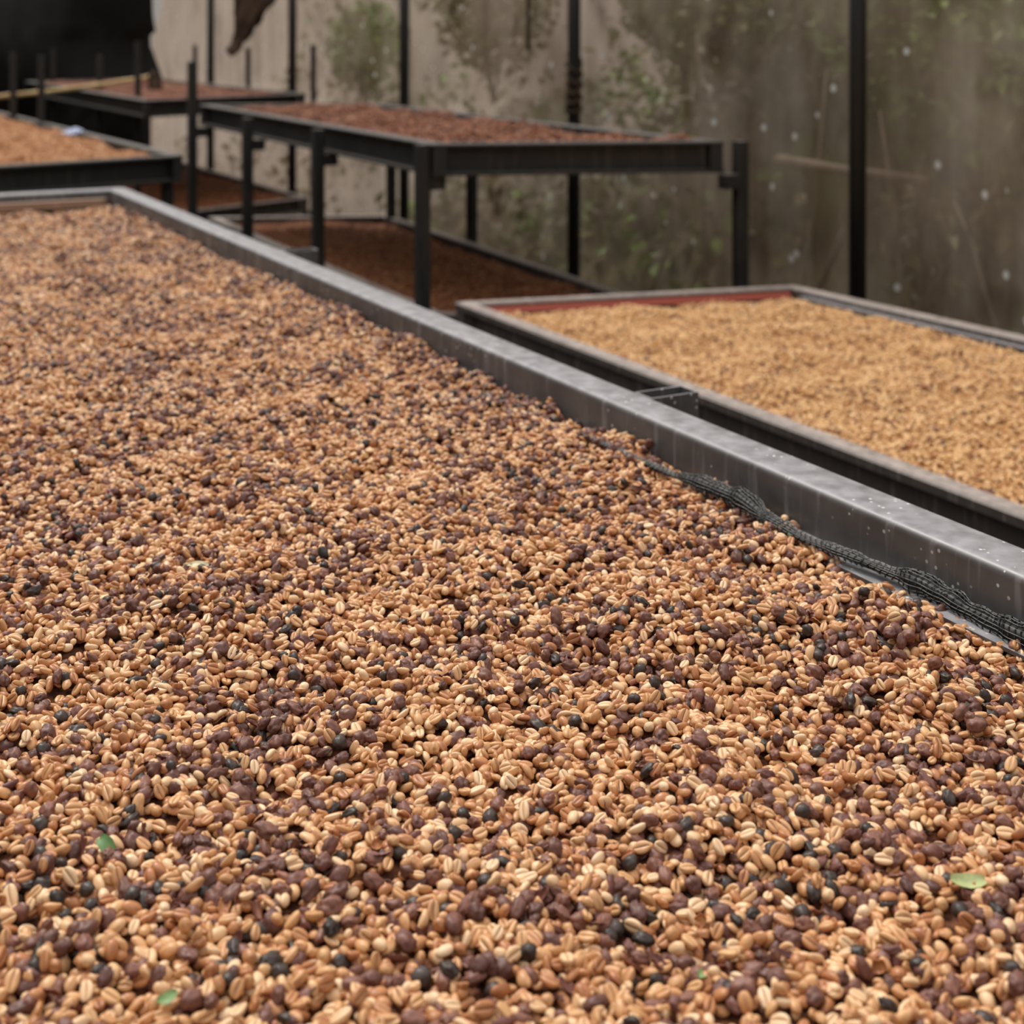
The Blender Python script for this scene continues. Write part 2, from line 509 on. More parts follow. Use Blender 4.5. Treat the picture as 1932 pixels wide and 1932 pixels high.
def bush(px, K, zc, r, n, mat, label, seed):
    Y = K / (px + 500)
    c = at(px, Y, zc)
    rnd = random.Random(seed)
    root = empty('bush', Vector((c.x, c.y, 0)), label, 'bush', 'bushes outside the plastic wall')
    m = MB()
    for k in range(n):
        d = Vector((rnd.gauss(0, 1), rnd.gauss(0, 1), rnd.gauss(0, 1))).normalized() * (rnd.random() ** 0.4)
        p = c + Vector((d.x * r * 0.75, d.y * r * 1.1, d.z * r * 0.9))
        if p.x < wall_x(p.y) + 0.1: p.x = wall_x(p.y) + 0.1 + rnd.random() * 0.1
        e = Euler((rnd.uniform(-1, 1), rnd.uniform(-1, 1), rnd.uniform(0, 6.3))).to_matrix()
        L = rnd.uniform(0.05, 0.11); w = L * 0.28
        m.add([p, p + e @ Vector((L * .4, w, 0.01)), p + e @ Vector((L, 0, -0.01)), p + e @ Vector((L * .4, -w, 0.01))], [(0, 1, 2, 3)])
    m.build('foliage', mat, root)
    s = MB()
    for k in range(7):
        a = rnd.uniform(0, 6.3); rr = r * 0.5
        s.tube([Vector((c.x, c.y, zc - r * 1.2)), c + Vector((math.cos(a) * rr * .4, math.sin(a) * rr * .4, -r * .2)), c + Vector((max(math.cos(a), -0.2) * rr, math.sin(a) * rr, r * .6))], [0.012, 0.009, 0.004], 5)
    s.build('stem', BROWN_STEEL, root)


bush(1880, 13300, 1.45, 0.62, 2600, LEAF, 'green bush behind the plastic at the right edge of the picture', 1)
bush(1720, 13600, 1.75, 0.6, 2300, LEAF, 'green bush high behind the plastic right of the thickest post', 2)
bush(1450, 13600, 1.6, 0.6, 2200, LEAF2, 'olive bush behind the plastic above the right end of the raised rack', 3)
bush(1290, 13800, 1.8, 0.5, 1700, LEAF, 'green bush behind the plastic right of the middle post', 4)
bush(1800, 12700, 0.75, 0.34, 900, LEAF2, 'dry olive bush low behind the plastic right of the thickest post', 5)
bush(930, 14200, 1.75, 0.6, 1700, LEAF2, 'pale olive bush behind the plastic left of the middle post', 6)
bush(690, 14200, 1.4, 0.45, 1100, LEAF, 'green bush behind the plastic behind the far corner of the raised rack', 7)

def undergrowth():
    dg = bpy.context.evaluated_depsgraph_get(); dg.update()
    bk = bpy.data.objects['ground_bank'].evaluated_get(dg)
    rnd = random.Random(44)
    for mat, nm, lab, th, n in ((LEAF, 'green_undergrowth', 'green leafy undergrowth on the bank outside the plastic', 0.05, 9000), (LEAF2, 'dry_undergrowth', 'dry olive undergrowth on the bank outside the plastic', -0.1, 8000)):
        m = MB()
        while n > 0:
            Y = rnd.uniform(3.0, 15.0); v = rnd.uniform(0.04, 0.95); x = wall_x(Y) + 0.28 + 3.2 * v
            q_ = Vector((x * 0.9, Y * 0.9, 3.0 if nm[0] == 'g' else 9.0))
            n -= 1
            if noise.noise(q_) < th or Y > 9.5 and rnd.random() < 0.6: continue
            ok, loc, nor, _i = bk.ray_cast(Vector((x, Y, 9)), Vector((0, 0, -1)))
            if not ok: continue
            p = loc + Vector((0, 0, rnd.uniform(0.0, 0.22)))
            e = Euler((rnd.uniform(-1.2, 1.2), rnd.uniform(-1.2, 1.2), rnd.uniform(0, 6.3))).to_matrix()
            L = rnd.uniform(0.06, 0.13); w = L * 0.3
            m.add([p, p + e @ Vector((L * .4, w, 0.01)), p + e @ Vector((L, 0, -0.01)), p + e @ Vector((L * .4, -w, 0.01))], [(0, 1, 2, 3)])
        tag(m.build(nm, mat), lab, 'undergrowth', kind='stuff')


undergrowth()

stalks = [((1545, 545), (1593, 430), 0.016, 'thick pale leaning stalk behind the plastic left of the thickest post'),
          ((1515, 540), (1560, 130), 0.008, 'long thin upright stalk left of the thickest post'),
          ((1700, 560), (1660, 210), 0.009, 'long thin upright stalk right of the thickest post'),
          ((1240, 520), (1290, 370), 0.009, 'short leaning stalk seen under the right end of the raised rack'),
          ((1330, 480), (1370, 370), 0.007, 'thin leaning stalk beside the right front leg of the raised rack'),
          ((1325, 330), (1315, 60), 0.010, 'pale upright stem above the raised rack'),
          ((1860, 560), (1800, 380), 0.007, 'thin bent stalk at the far right'),
          ((1760, 540), (1880, 350), 0.006, 'thin diagonal stalk at the far right')]
for (x0, y0), (x1, y1), r, lab in stalks:
    def q(x, y, K=11420):
        Y = K / (x + 500); return at(x, Y, EYE - (y - HOR) * Y / F)
    a, b = q(x0, y0), q(x1, y1)
    m = MB(); mid = (a + b) / 2 + Vector((0.01, 0, 0.01))
    a2 = a + (a - b) * 0.6
    m.tube([a2, a, mid, b], [r * 1.1, r, r * 0.9, r * 0.6], 7)
    tag(m.build('dry_stalk', STALK, None, True), lab, 'stalk')
a, b = q(1470, 300), q(1745, 342)
m = MB(); m.tube([a, (a + b) / 2 + Vector((0, 0, -0.005)), b], 0.021, 8)
tag(m.build('bamboo_rail', STALK, None, True), 'pale horizontal bamboo rail behind the plastic crossing behind the thickest post', 'pole')

# ------------------------------------------------------------------ trays
def inset(q, o):
    """corners of the quad q (list of 4 Vectors, counter-clockwise or clockwise) moved inward by o"""
    n = len(q); c = sum(q, Vector()) / n
    out = []
    for i in range(n):
        a, b, d = q[i - 1], q[i], q[(i + 1) % n]
        e1 = (b - a).normalized(); e2 = (d - b).normalized()
        n1 = Vector((-e1.y, e1.x, 0)); n2 = Vector((-e2.y, e2.x, 0))
        if n1.dot(c - b) < 0: n1 = -n1
        if n2.dot(c - b) < 0: n2 = -n2
        k = o / (1 + n1.dot(n2))
        out.append(b + (n1 + n2) * k)
    return out


def rail_edges(q, prof, z, mat, root, name='rail', which=(0, 1, 2, 3), smooth=True):
    insets = [inset(q, o) for o, _ in prof]
    n = len(prof); res = []
    for e in which:
        a, b = e, (e + 1) % 4
        nseg = 1
        vs = []
        for k in (0, 1):
            for j, (o, dz) in enumerate(prof):
                p = insets[j][a] if k == 0 else insets[j][b]
                vs.append(Vector((p.x, p.y, z + dz)))
        fs = [(j, (j + 1) % n, n + (j + 1) % n, n + j) for j in range(n)]
        fs += [tuple(reversed(range(n))), tuple(range(n, 2 * n))]
        ob = mesh_obj(name, vs, fs, mat, root)
        if smooth:
            ob.data.shade_smooth()
            bm = bmesh.new(); bm.from_mesh(ob.data)
            bmesh.ops.recalc_face_normals(bm, faces=bm.faces)
            for ed in bm.edges:
                if len(ed.link_faces) == 2 and ed.calc_face_angle(0) > math.radians(38): ed.smooth = False
            bm.to_mesh(ob.data); bm.free()
        res.append(ob)
    return res


def round_box(w, h, r=0.009, k=4):
    """closed profile of a box tube, outer face at 0"""
    pts = []
    for (cx, cy, a0) in ((r, -r, 180), (w - r, -r, 90)):
        for i in range(k + 1):
            a = math.radians(a0 - i * 90 / k)
            pts.append((cx + r * math.cos(a), cy + r * math.sin(a)))
    pts += [(w, -h), (0, -h)]
    return pts


def channel(w, h, lip=0.016, web=0.006):
    r = 0.005
    return [(0, -r), (r, 0), (w - r, 0), (w, -r), (w, -h), (0, -h), (0, -h + 0.010), (w - web, -h + 0.012), (w - web, -lip), (0, -lip)]


def slab_part(q, z, mat, root, name, o):
    c = inset(q, o)
    return mesh_obj(name, [Vector((p.x, p.y, z)) for p in c] + [Vector((p.x, p.y, z - 0.004)) for p in c], [(0, 1, 2, 3), (7, 6, 5, 4), (0, 4, 5, 1), (1, 5, 6, 2), (2, 6, 7, 3), (3, 7, 4, 0)], mat, root)


def tray(q, z, prof, mat, label, bed_z, screen_mat=SCREEN, group='drying trays', w=0.05):
    c = sum(q, Vector()) / 4
    root = empty('drying_tray', Vector((c.x, c.y, z - 0.1)), label, 'tray', group)
    rail_edges(q, prof, z, mat, root)
    slab_part(q, bed_z - 0.03, screen_mat, root, 'mesh_screen', w - 0.004)
    if len(prof) == 10 and prof[0][0] == 0 and prof[-1][0] == 0:      # open channel: solid corner pieces
        qo = inset(q, 0.003); qi = inset(q, w - 0.004)
        n4 = len(q)
        for i in range(4):
            e1 = (q[i] - q[i - 1]).normalized(); e2 = (q[(i + 1) % 4] - q[i]).normalized()
            a_ = qo[i]; d_ = qi[i]
            b_ = a_ + e2 * (w * 0.86); c_ = a_ - e1 * (w * 0.86)
            lipz = -prof[-2][1]; hb = -prof[4][1]
            m = MB()
            base = [a_, b_, b_ + (c_ - a_), c_]
            m.add([Vector((p.x, p.y, z - hb + 0.008)) for p in base] + [Vector((p.x, p.y, z - lipz * 0.9)) for p in base], [(3, 2, 1, 0), (4, 5, 6, 7), (0, 1, 5, 4), (1, 2, 6, 5), (2, 3, 7, 6), (3, 0, 4, 7)])
            m.build('corner_block', mat, root)
    # cross bars under the screen
    L = (q[1] - q[0]).length
    a0, a1 = q[0], q[1]; b0, b1 = q[3], q[2]
    n = max(2, int(L / 0.9))
    h = -prof[-1][1] if prof[-1][0] == 0 else 0.1
    for k in range(1, n):
        f = k / n
        pa = a0.lerp(a1, f); pb = b0.lerp(b1, f)
        d = (pb - pa); u = d.normalized()
        pa = pa + u * w; d = d - u * (2 * w)
        s = (a1 - a0).normalized() * 0.03
        m = MB(); m.box(Vector((pa.x, pa.y, z - 0.098)) - s / 2, s, d, Vector((0, 0, 0.03)))
        m.build('crossbar', BLACK_STEEL, root)
    return root


def flat(v): return Vector((v.x, v.y, 0))


# q order: near-left, far-left, far-right, near-right   (edge 0 left, 1 far, 2 right, 3 near)
W_T = 1.1
# -- main bed
mr_far = flat(P(236, 352.5, 1.0)); mr_near = flat(P(1932, 1030, 1.0))
MD = (mr_far - mr_near).normalized(); MN = Vector((MD.y, -MD.x, 0))
m_near = mr_near - MD * 2.2
far_dir = (flat(P(0, 364, 1.0)) - mr_far).normalized()
q_main = [m_near - MN * (W_T + 0.05), mr_far + far_dir * (W_T + 0.05), mr_far, m_near]
MAIN_RAIL_W = 0.062
main = tray(q_main, 1.0, round_box(MAIN_RAIL_W, 0.10), GREY_STEEL, 'large near tray with broad grey steel rim heaped with mixed tan and dark beans', 0.95, w=MAIN_RAIL_W)
# inner ledge
led = [(MAIN_RAIL_W, -0.054), (MAIN_RAIL_W + 0.036, -0.054), (MAIN_RAIL_W + 0.036, -0.058), (MAIN_RAIL_W, -0.058)]
rail_edges(q_main, led, 1.0, GREY_STEEL, main, 'ledge', (2,), False)
led2 = [(MAIN_RAIL_W, -0.026), (MAIN_RAIL_W + 0.03, -0.026), (MAIN_RAIL_W + 0.03, -0.05), (MAIN_RAIL_W, -0.05)]
lo = rail_edges(inset(q_main, 0.0), led2, 1.0, LATH, main, 'lath', (1,), False)[0]
lo['label'] = 'pale lath along the far rim'

# -- second tray (right)
z2 = EYE - 0.837
t2_fl = flat(P(858, 569, z2)); t2_fr = flat(P(1500, 537, z2))
t2_l = flat(P(1932, 975, z2)); t2_r = flat(P(1932, 632, z2))
t2_nl = t2_l + (t2_l - t2_fl) * 0.75
t2_nr = t2_r + (t2_r - t2_fr).normalized() * ((t2_nl - t2_l).length + (t2_l - t2_fl).length - (t2_r - t2_fr).length)
q_2 = [t2_nl, t2_fl, t2_fr, t2_nr]
tray2 = tray(q_2, z2, channel(0.05, 0.10, 0.022), BROWN_STEEL, 'lower tray on the right with brown steel rim full of golden beans', z2 - 0.03)
m_ = rail_edges(q_2, [(0.05, -0.012), (0.056, -0.012), (0.075, -0.03), (0.05, -0.034)], z2, RED_CLOTH, tray2, 'liner', (1,), False)[0]
m_['label'] = 'red brown cloth liner along the far rim'
b0 = t2_fr.lerp(t2_nr, 0.03); b1 = t2_fr.lerp(t2_nr, 0.30)
ins = (t2_fl - t2_fr).normalized()
m = MB(); m.box(Vector((b0.x, b0.y, z2 - 0.034)) + ins * 0.05, ins * 0.03, b1 - b0, Vector((0, 0, 0.016)))
m.build('lath', GREY_STEEL, tray2)

# -- raised rack: upper and lower tray
zu = EYE - 0.372; zl = EYE - 0.978
r_nl = flat(P(818, 271, zu)); r_nr = flat(P(1367, 265.5, zu)); r_fl = flat(P(376, 196.5, zu)); r_fr = flat(P(703, 194, zu))
q_u = [r_nl, r_fl, r_fr, r_nr]
tray(q_u, zu, channel(0.05, 0.112, 0.012), BLACK_STEEL, 'upper tray of the raised black rack with red brown cherries', zu - 0.03)
l_fr = flat(P(735, 405, zl)); l_fl = flat(P(392, 409, zl))
dr = (flat(P(1170, 549, zl)) - l_fr).normalized(); l_nr = l_fr + dr * ((l_fr - flat(P(1170, 549, zl))).length + 0.45)
dl = (r_nl - r_fl).normalized(); l_nl = l_fl + dl * ((l_nr - l_fr).length)
q_l = [l_nl, l_fl, l_fr, l_nr]
tray(q_l, zl, channel(0.05, 0.10, 0.012), BROWN_STEEL, 'shaded lower tray under the raised black rack with rust brown beans', zl - 0.03)

# -- left tray with orange beans
zo = 1.0
o_nr = flat(P(346, 292, zo)); o_fr = flat(P(-60, 195.5, zo)); odir = (flat(P(0, 313, zo)) - o_nr).normalized()
q_o = [o_nr + odir * W_T, o_fr + odir * W_T, o_fr, o_nr]
tray(q_o, zo, channel(0.05, 0.112, 0.014), BLACK_STEEL, 'left middle tray with dark rim and heaped orange beans', zo - 0.02)

# -- far rack: upper and lower trays
zf = EYE - 0.37; zfl = EYE - 1.0
f_nr = flat(P(577, 176, zf)); f_nl = flat(P(272, 189, zf)); 
f_fr = f_nr + D1 * 3.8; f_fl = f_nl + D1 * 3.8
tray([f_nl, f_fl, f_fr, f_nr], zf, channel(0.05, 0.10, 0.012), BLACK_STEEL, 'small distant upper tray with red brown cherries behind the raised rack', zf - 0.025)
g_nr = flat(P(582, 372, zfl)); g_dir = (f_nl - f_nr).normalized()
q_fl = [g_nr + g_dir * 1.0, g_nr + g_dir * 1.0 + D1 * 3.2, g_nr + D1 * 3.2, g_nr]
tray(q_fl, zfl, channel(0.05, 0.10, 0.012), BROWN_STEEL, 'distant lower shaded tray with brown beans behind the tall leg', zfl - 0.025)


# ------------------------------------------------------------------ stands: legs and brackets
def stand(label, legs, parent_group='stands under the trays'):
    """legs: (point of the leg's centre, top height, size along, size across, open top, bracket side, bracket z)"""
    c = sum((l[0] for l in legs), Vector()) / len(legs)
    root = empty('rack_stand', Vector((c.x, c.y, 0)), label, 'stand', parent_group)
    for (p, top, sa, sc, hollow, bs, bz, mt) in legs:
        m = MB()
        a = MD * sa; n = MN * sc
        o = flat(p) - a / 2 - n / 2
        if not hollow:
            m.box(o, n, a, Vector((0, 0, top)), 0.004)
        else:
            t = 0.003
            out = [o, o + n, o + n + a, o + a]
            un, ua = n.normalized() * t, a.normalized() * t
            inn = [o + un + ua, o + n - un + ua, o + n + a - un - ua, o + a + un - ua]
            up = Vector((0, 0, top)); dn = Vector((0, 0, top - 0.2))
            vs = out + [v + up for v in out] + [v + up for v in inn] + [v + dn for v in inn]
            fs = [(i, (i + 1) % 4, 4 + (i + 1) % 4, 4 + i) for i in range(4)] + [(4 + i, 4 + (i + 1) % 4, 8 + (i + 1) % 4, 8 + i) for i in range(4)] + [(8 + i, 8 + (i + 1) % 4, 12 + (i + 1) % 4, 12 + i) for i in range(4)] + [(0, 3, 2, 1), (12, 13, 14, 15)]
            m.add(vs, fs)
        leg = m.build('leg', mt, root)
        if bs:
            for z_ in bz:
                b = MB()
                bo = flat(p) + MN * (sc / 2 if bs > 0 else -sc / 2 - 0.055) - MD * 0.025 + Vector((0, 0, z_ - 0.05))
                b.box(bo, MN * 0.055, MD * 0.05, Vector((0, 0, 0.05)))
                b.build('bracket', mt, root)
    return root


BZ = (zu - 0.112, zl - 0.10)
L_ = []
for px, Y, top in ((797, 4.93, zu - 0.004), (600, 5.84, zu - 0.012), (467, 6.63, zu - 0.012), (363, 7.50, EYE - (116 - HOR) * 7.5 / F)):
    L_.append((at(px, Y), top, 0.045, 0.045, False, 1, BZ, BLACK_STEEL))
for px, Y in ((1397, 5.0), (890, 6.84), (738, 7.68)):
    L_.append((at(px, Y), zu + 0.002, 0.045, 0.045, False, -1, BZ, BLACK_STEEL))
stand('black steel stand of the raised rack with square legs', L_)

L_ = []
for px, py in ((1255, 736), (572, 468)):
    Y = F * 0.5 / (py - HOR)
    Lp = at(px, Y)
    # distance of the leg from the rim: lean against it
    dd = (Lp - flat(mr_near)).dot(MN)
    Lp = Lp - MN * (dd - 0.041)
    L_.append((Lp, 0.997, 0.042, 0.08, True, 0, (), GREY_STEEL))
for s in (-1.3, 0.0, 1.45, 2.9):
    Lp = mr_near + MD * (s + 0.2) - MN * (W_T + 0.05 + 0.041)
    L_.append((Lp, 0.997, 0.042, 0.08, True, 0, (), GREY_STEEL))
Lp = mr_near - MD * 1.5 + MN * 0.041
L_.append((Lp, 0.997, 0.042, 0.08, True, 0, (), GREY_STEEL))
stand('grey box tube stand with open topped legs beside the large near tray', L_)

L_ = []
for k, e in ((0, 0.12), (1, 0.12)):
    pass
for a_, b_, sgn in ((q_2[1], q_2[0], -1), (q_2[2], q_2[3], 1)):
    d = (b_ - a_); L = d.length; d.normalize()
    n = MN * sgn
    for s in (0.35, 1.7, 3.0):
        p = a_ + d * s + n * (0.0 if sgn < 0 else 0.0) - n * 0.03
        L_.append((p, z2 - 0.10, 0.045, 0.045, False, 0, (), BLACK_STEEL))
stand('dark stand hidden under the tray of golden beans', L_)

L_ = []
for s, sgn in ((0.15, 1), (1.6, 1), (3.0, 1), (0.15, -1), (1.6, -1), (3.0, -1)):
    p = o_nr + D1 * s + (odir * 0.03 if sgn > 0 else odir * (W_T - 0.03))
    L_.append((p, zo - 0.112, 0.045, 0.045, False, 0, (), BLACK_STEEL))
stand('dark stand under the left middle tray of orange beans', L_)

L_ = []
for px in (591, 468, 368):
    Y = 1091 * 8.95 / (px + 500)
    ty = {591: 85, 468: 90, 368: 85}[px]
    L_.append((at(px, Y), EYE - (ty - HOR) * Y / F, 0.03, 0.03, False, -1, (zf - 0.10, zfl - 0.1), BLACK_STEEL))
for px in (260, 188, 100):
    Y = 765 * 8.95 / (px + 505) * 1.0
    ty = {260: 78, 188: 104, 100: 92}[px]
    L_.append((at(px, Y), EYE - (ty - HOR) * Y / F, 0.035, 0.035, False, 1, (zf - 0.10, zfl - 0.1), BLACK_STEEL))
stand('distant black stand whose thin legs rise above its trays', L_)
L_ = []
for px, Y, ty in ((25, 8.6, 100), (78, 8.2, 105)):
    L_.append((at(px, Y), EYE - (ty - HOR) * Y / F, 0.035, 0.035, False, 0, (), BLACK_STEEL))
for px, Y, ty in ((25, 8.6, 170), (78, 8.2, 170)):
    L_.append((at(px, Y) - MN * 0.9, EYE - (ty - HOR) * Y / F, 0.035, 0.035, False, 0, (), BLACK_STEEL))
stand('far left black stand with two thin uprights crossing the bamboo pole', L_)

# bamboo pole
a = at(-40, 9.3, EYE - (186 - HOR) * 9.3 / F); b = at(284, 9.9, EYE - (145 - HOR) * 9.9 / F)
m = MB()
pts = []; rd = []
for k in range(25):
    f = k / 24
    pts.append(a.lerp(b, f) + Vector((0, 0, -0.012 * math.sin(f * math.pi))))
    rd.append(0.015 + (0.003 if k % 4 == 0 else 0))
m.tube(pts, rd, 10)
tag(m.build('bamboo_pole', BAMBOO, None, True), 'pale bamboo pole slanting across the far left trays', 'pole')
# dark knotted cloth at its end
bm = bmesh.new(); bmesh.ops.create_icosphere(bm, subdivisions=3, radius=0.05)
for v in bm.verts:
    v.co *= 1 + 0.5 * noise.noise(v.co * 22)
    v.co.z *= 1.7
me = bpy.data.meshes.new('cloth_knot'); bm.to_mesh(me); bm.free(); me.materials.append(RAG); me.shade_smooth()
o = bpy.data.objects.new('cloth_knot', me); C.objects.link(o); o.location = at(293, 9.9, EYE - (158 - HOR) * 9.9 / F)
tag(o, 'dark brown cloth knotted at the end of the bamboo pole', 'cloth')

# blue white cloth on the rim of the left tray
m = bmesh.new()
nu, nv = 14, 10
g = []
pc = P(152, 252, zo)
for j in range(nv + 1):
    for i in range(nu + 1):
        u = i / nu - 0.5; v = j / nv
        w = 0.20 * (1 - 0.45 * v)
        x = u * w + 0.02 * v
        bulge = 0.02 * math.cos(u * math.pi) + 0.008 * noise.noise(Vector((u * 6, v * 5, 3)))
        along = D1 * (-u * w)
        pnt = pc + along - MN * (0.0 + 0.14 * v + bulge) + Vector((0, 0, 0.018 - 0.045 * v + bulge * .6))
        g.append(m.verts.new(pnt))
for j in range(nv):
    for i in range(nu):
        m.faces.new([g[j * (nu + 1) + i], g[j * (nu + 1) + i + 1], g[(j + 1) * (nu + 1) + i + 1], g[(j + 1) * (nu + 1) + i]])
me = bpy.data.meshes.new('blue_rag'); m.to_mesh(me); m.free(); me.shade_smooth()
BM, t, b = base_mat('striped_blue_cloth', lin(110, 130, 175), 0.8)
wv = N(t, 'ShaderNodeTexWave', Scale=14.0); t.links.new(obj_coords(t), wv.inputs['Vector'])
t.links.new(ramp(t, wv.outputs['Fac'], [(0.4, lin(92, 112, 160)), (0.6, lin(190, 196, 212))]), b.inputs['Base Color'])
me.materials.append(BM)
o = bpy.data.objects.new('blue_rag', me); C.objects.link(o)
sm = o.modifiers.new('thickness', 'SOLIDIFY'); sm.thickness = 0.003
tag(o, 'small blue and white rag over the rim of the left middle tray', 'cloth')

# ------------------------------------------------------------------ bean shapes (metres)
def add_groove(me, vals):
    at_ = me.attributes.new('groove', 'FLOAT', 'POINT')
    at_.data.foreach_set('value', vals)


def bean_proto(L, Wd, H, mat, seed, crease=1.0, bend=0.0, squash=0.45):
    """half-ellipsoid bean lying on its flat creased side"""
    rnd = random.Random(seed)
    ang = []
    top = [math.radians(a) for a in (0, 26, 52, 78, 102, 128, 154, 180)]
    nx = 11
    vs = []; gr = []
    a, b, c = L / 2, Wd / 2, H
    prof = [(math.cos(t), math.sin(t) * 0.72, 0) for t in top]
    prof += [(-0.86, -0.20, 0), (-0.5, -0.29, 0), (-0.10, -0.22, 0.0), (0.0, -0.02 * crease - 0.0, 1.0), (0.10, -0.22, 0.0), (0.5, -0.29, 0), (0.86, -0.20, 0)]
    n = len(prof)
    for i in range(1, nx):
        t = math.pi * i / nx
        x = -a * math.cos(t); r = math.sin(t) ** 0.85
        for (y, z, g) in prof:
            k = 1 + 0.05 * noise.noise(Vector((x * 300, y * 2, z * 2 + seed)))
            vs.append((x, y * b * r * k + bend * (x / a) ** 2 * b, (z * r * k + 0.06) * c)); gr.append(g if 1 < i < nx - 1 else g * .4)
    vs.append((-a, bend * b, 0.1 * c)); gr.append(0)
    vs.append((a, bend * b, 0.1 * c)); gr.append(0)
    fs = [((i) * n + j, (i) * n + (j + 1) % n, (i + 1) * n + (j + 1) % n, (i + 1) * n + j) for i in range(nx - 2) for j in range(n)]
    e0, e1 = len(vs) - 2, len(vs) - 1
    fs += [(e0, (j + 1) % n, j) for j in range(n)]
    fs += [(e1, (nx - 2) * n + j, (nx - 2) * n + (j + 1) % n) for j in range(n)]
    me = bpy.data.meshes.new('bean_shape')
    me.from_pydata(vs, [], fs)
    bm = bmesh.new(); bm.from_mesh(me); bmesh.ops.recalc_face_normals(bm, faces=bm.faces); bm.to_mesh(me); bm.free()
    me.shade_smooth(); me.materials.append(mat)
    add_groove(me, gr)
    return me


def cherry_proto(L, Wd, H, mat, seed, amp=0.22, sub=3, freq=2.2):
    bm = bmesh.new()
    bmesh.ops.create_icosphere(bm, subdivisions=sub, radius=1.0)
    gr = []
    off = Vector((seed * 3.7, seed * 1.3, 0))
    for v in bm.verts:
        d = v.co.normalized()
        n1 = 1 - abs(noise.noise(d * freq + off)) * 2.0
        n2 = noise.noise(d * 1.1 + off * 2)
        n3 = 1 - abs(noise.noise(d * freq * 2.3 + off)) * 2
        k = 1 + amp * (n1 - 0.5) * 0.9 + 0.25 * n2 * amp * 3 + amp * 0.5 * (n3 - .5)
        # a pinched end
        k *= 1 - 0.12 * max(0, d.x) ** 3
        v.co = Vector((d.x * L / 2 * k, d.y * Wd / 2 * k, d.z * H / 2 * k + H * 0.42))
        gr.append(max(0, min(1, (n1 - 0.75) * 2)) * 0.7)
    me = bpy.data.meshes.new('cherry_shape')
    bm.to_mesh(me); bm.free(); me.shade_smooth(); me.materials.append(mat)
    add_groove(me, gr)
    return me


def husk_proto(L, Wd, mat, seed, curl=1.4, torn=0.35):
    """open, curled piece of dried skin, with thickness"""
    nu, nv = 10, 8
    vs = []
    for s in (0, 1):
        for i in range(nu + 1):
            for j in range(nv + 1):
                u = i / nu * 2 - 1; v = j / nv * 2 - 1
                e = 1 + torn * noise.noise(Vector((math.atan2(v, u) * 2.0, seed, 0)))
                # map the square to a disc
                x = u * math.sqrt(max(0, 1 - v * v / 2)) * e; y = v * math.sqrt(max(0, 1 - u * u / 2)) * e
                th = y * curl
                r = Wd / 2 / max(curl, 0.3)
                r2 = r - s * 0.00035
                z = r - r2 * math.cos(th)
                wob = 0.0009 * noise.noise(Vector((x * 2.4, y * 2.4, seed + 3)))
                vs.append((x * L / 2, math.sin(th) * r2, z + x * x * L * 0.12 + wob))
    n = (nu + 1) * (nv + 1)
    fs = []
    for i in range(nu):
        for j in range(nv):
            a = i * (nv + 1) + j
            fs.append((a, a + 1, a + nv + 2, a + nv + 1))
            fs.append((n + a, n + a + nv + 1, n + a + nv + 2, n + a + 1))
    ring = [j for j in range(nv + 1)] + [i * (nv + 1) + nv for i in range(1, nu + 1)] + [nu * (nv + 1) + j for j in range(nv - 1, -1, -1)] + [i * (nv + 1) for i in range(nu - 1, 0, -1)]
    for k in range(len(ring)):
        a, b = ring[k], ring[(k + 1) % len(ring)]
        fs.append((a, n + a, n + b, b))
    me = bpy.data.meshes.new('husk_shape')
    me.from_pydata(vs, [], fs); me.shade_smooth(); me.materials.append(mat)
    add_groove(me, [0.0] * len(vs))
    return me


SHAPES = []      # (mesh, kind, look word, half length, half width, height)
def reg(me, kind, look, l, w, h):
    SHAPES.append((me, kind, look, l, w, h)); return len(SHAPES) - 1


mm = 0.001
bean_ids = {}
for sh in ('pale', 'tan', 'orange'):
    bean_ids[sh] = [
        reg(bean_proto(11.2 * mm, 8.2 * mm, 4.9 * mm, TAN[sh], 1), 'bean', sh, 5.6 * mm, 4.1 * mm, 4.6 * mm),
        reg(bean_proto(10.2 * mm, 7.2 * mm, 5.0 * mm, TAN[sh], 2, 1, 0.08), 'bean', sh, 5.1 * mm, 3.6 * mm, 4.6 * mm),
        reg(bean_proto(12.2 * mm, 8.0 * mm, 4.6 * mm, TAN[sh], 3, 1, -0.12), 'bean', sh, 6.1 * mm, 4 * mm, 4.4 * mm),
        reg(cherry_proto(9.4 * mm, 7.4 * mm, 6.8 * mm, TAN[sh], 4, 0.07, 3, 1.2), 'bean', sh, 4.7 * mm, 3.7 * mm, 5.6 * mm)]
cherry_ids = [reg(cherry_proto(13.5 * mm, 10.5 * mm, 8.6 * mm, BR_CHERRY, s, 0.30), 'cherry', 'purple brown', 6.6 * mm, 5.2 * mm, 7.0 * mm) for s in (11, 12)]
cherry_ids += [reg(cherry_proto(14.5 * mm, 9 * mm, 6.4 * mm, BR_CHERRY, 13, 0.42), 'cherry', 'flattened purple brown', 7 * mm, 4.5 * mm, 5 * mm)]
cherry_ids += [reg(cherry_proto(11.5 * mm, 8 * mm, 6.8 * mm, BR_CHERRY, 14, 0.36), 'cherry', 'small purple brown', 5.7 * mm, 4 * mm, 5.2 * mm)]
black_ids = [reg(cherry_proto(11.5 * mm, 8.8 * mm, 8.0 * mm, BK_CHERRY, 21, 0.20), 'cherry', 'blackened', 5.7 * mm, 4.3 * mm, 6.6 * mm),
             reg(cherry_proto(14 * mm, 8.4 * mm, 6.6 * mm, BK_CHERRY, 22, 0.36), 'cherry', 'long blackened', 6.8 * mm, 4.2 * mm, 5.4 * mm)]
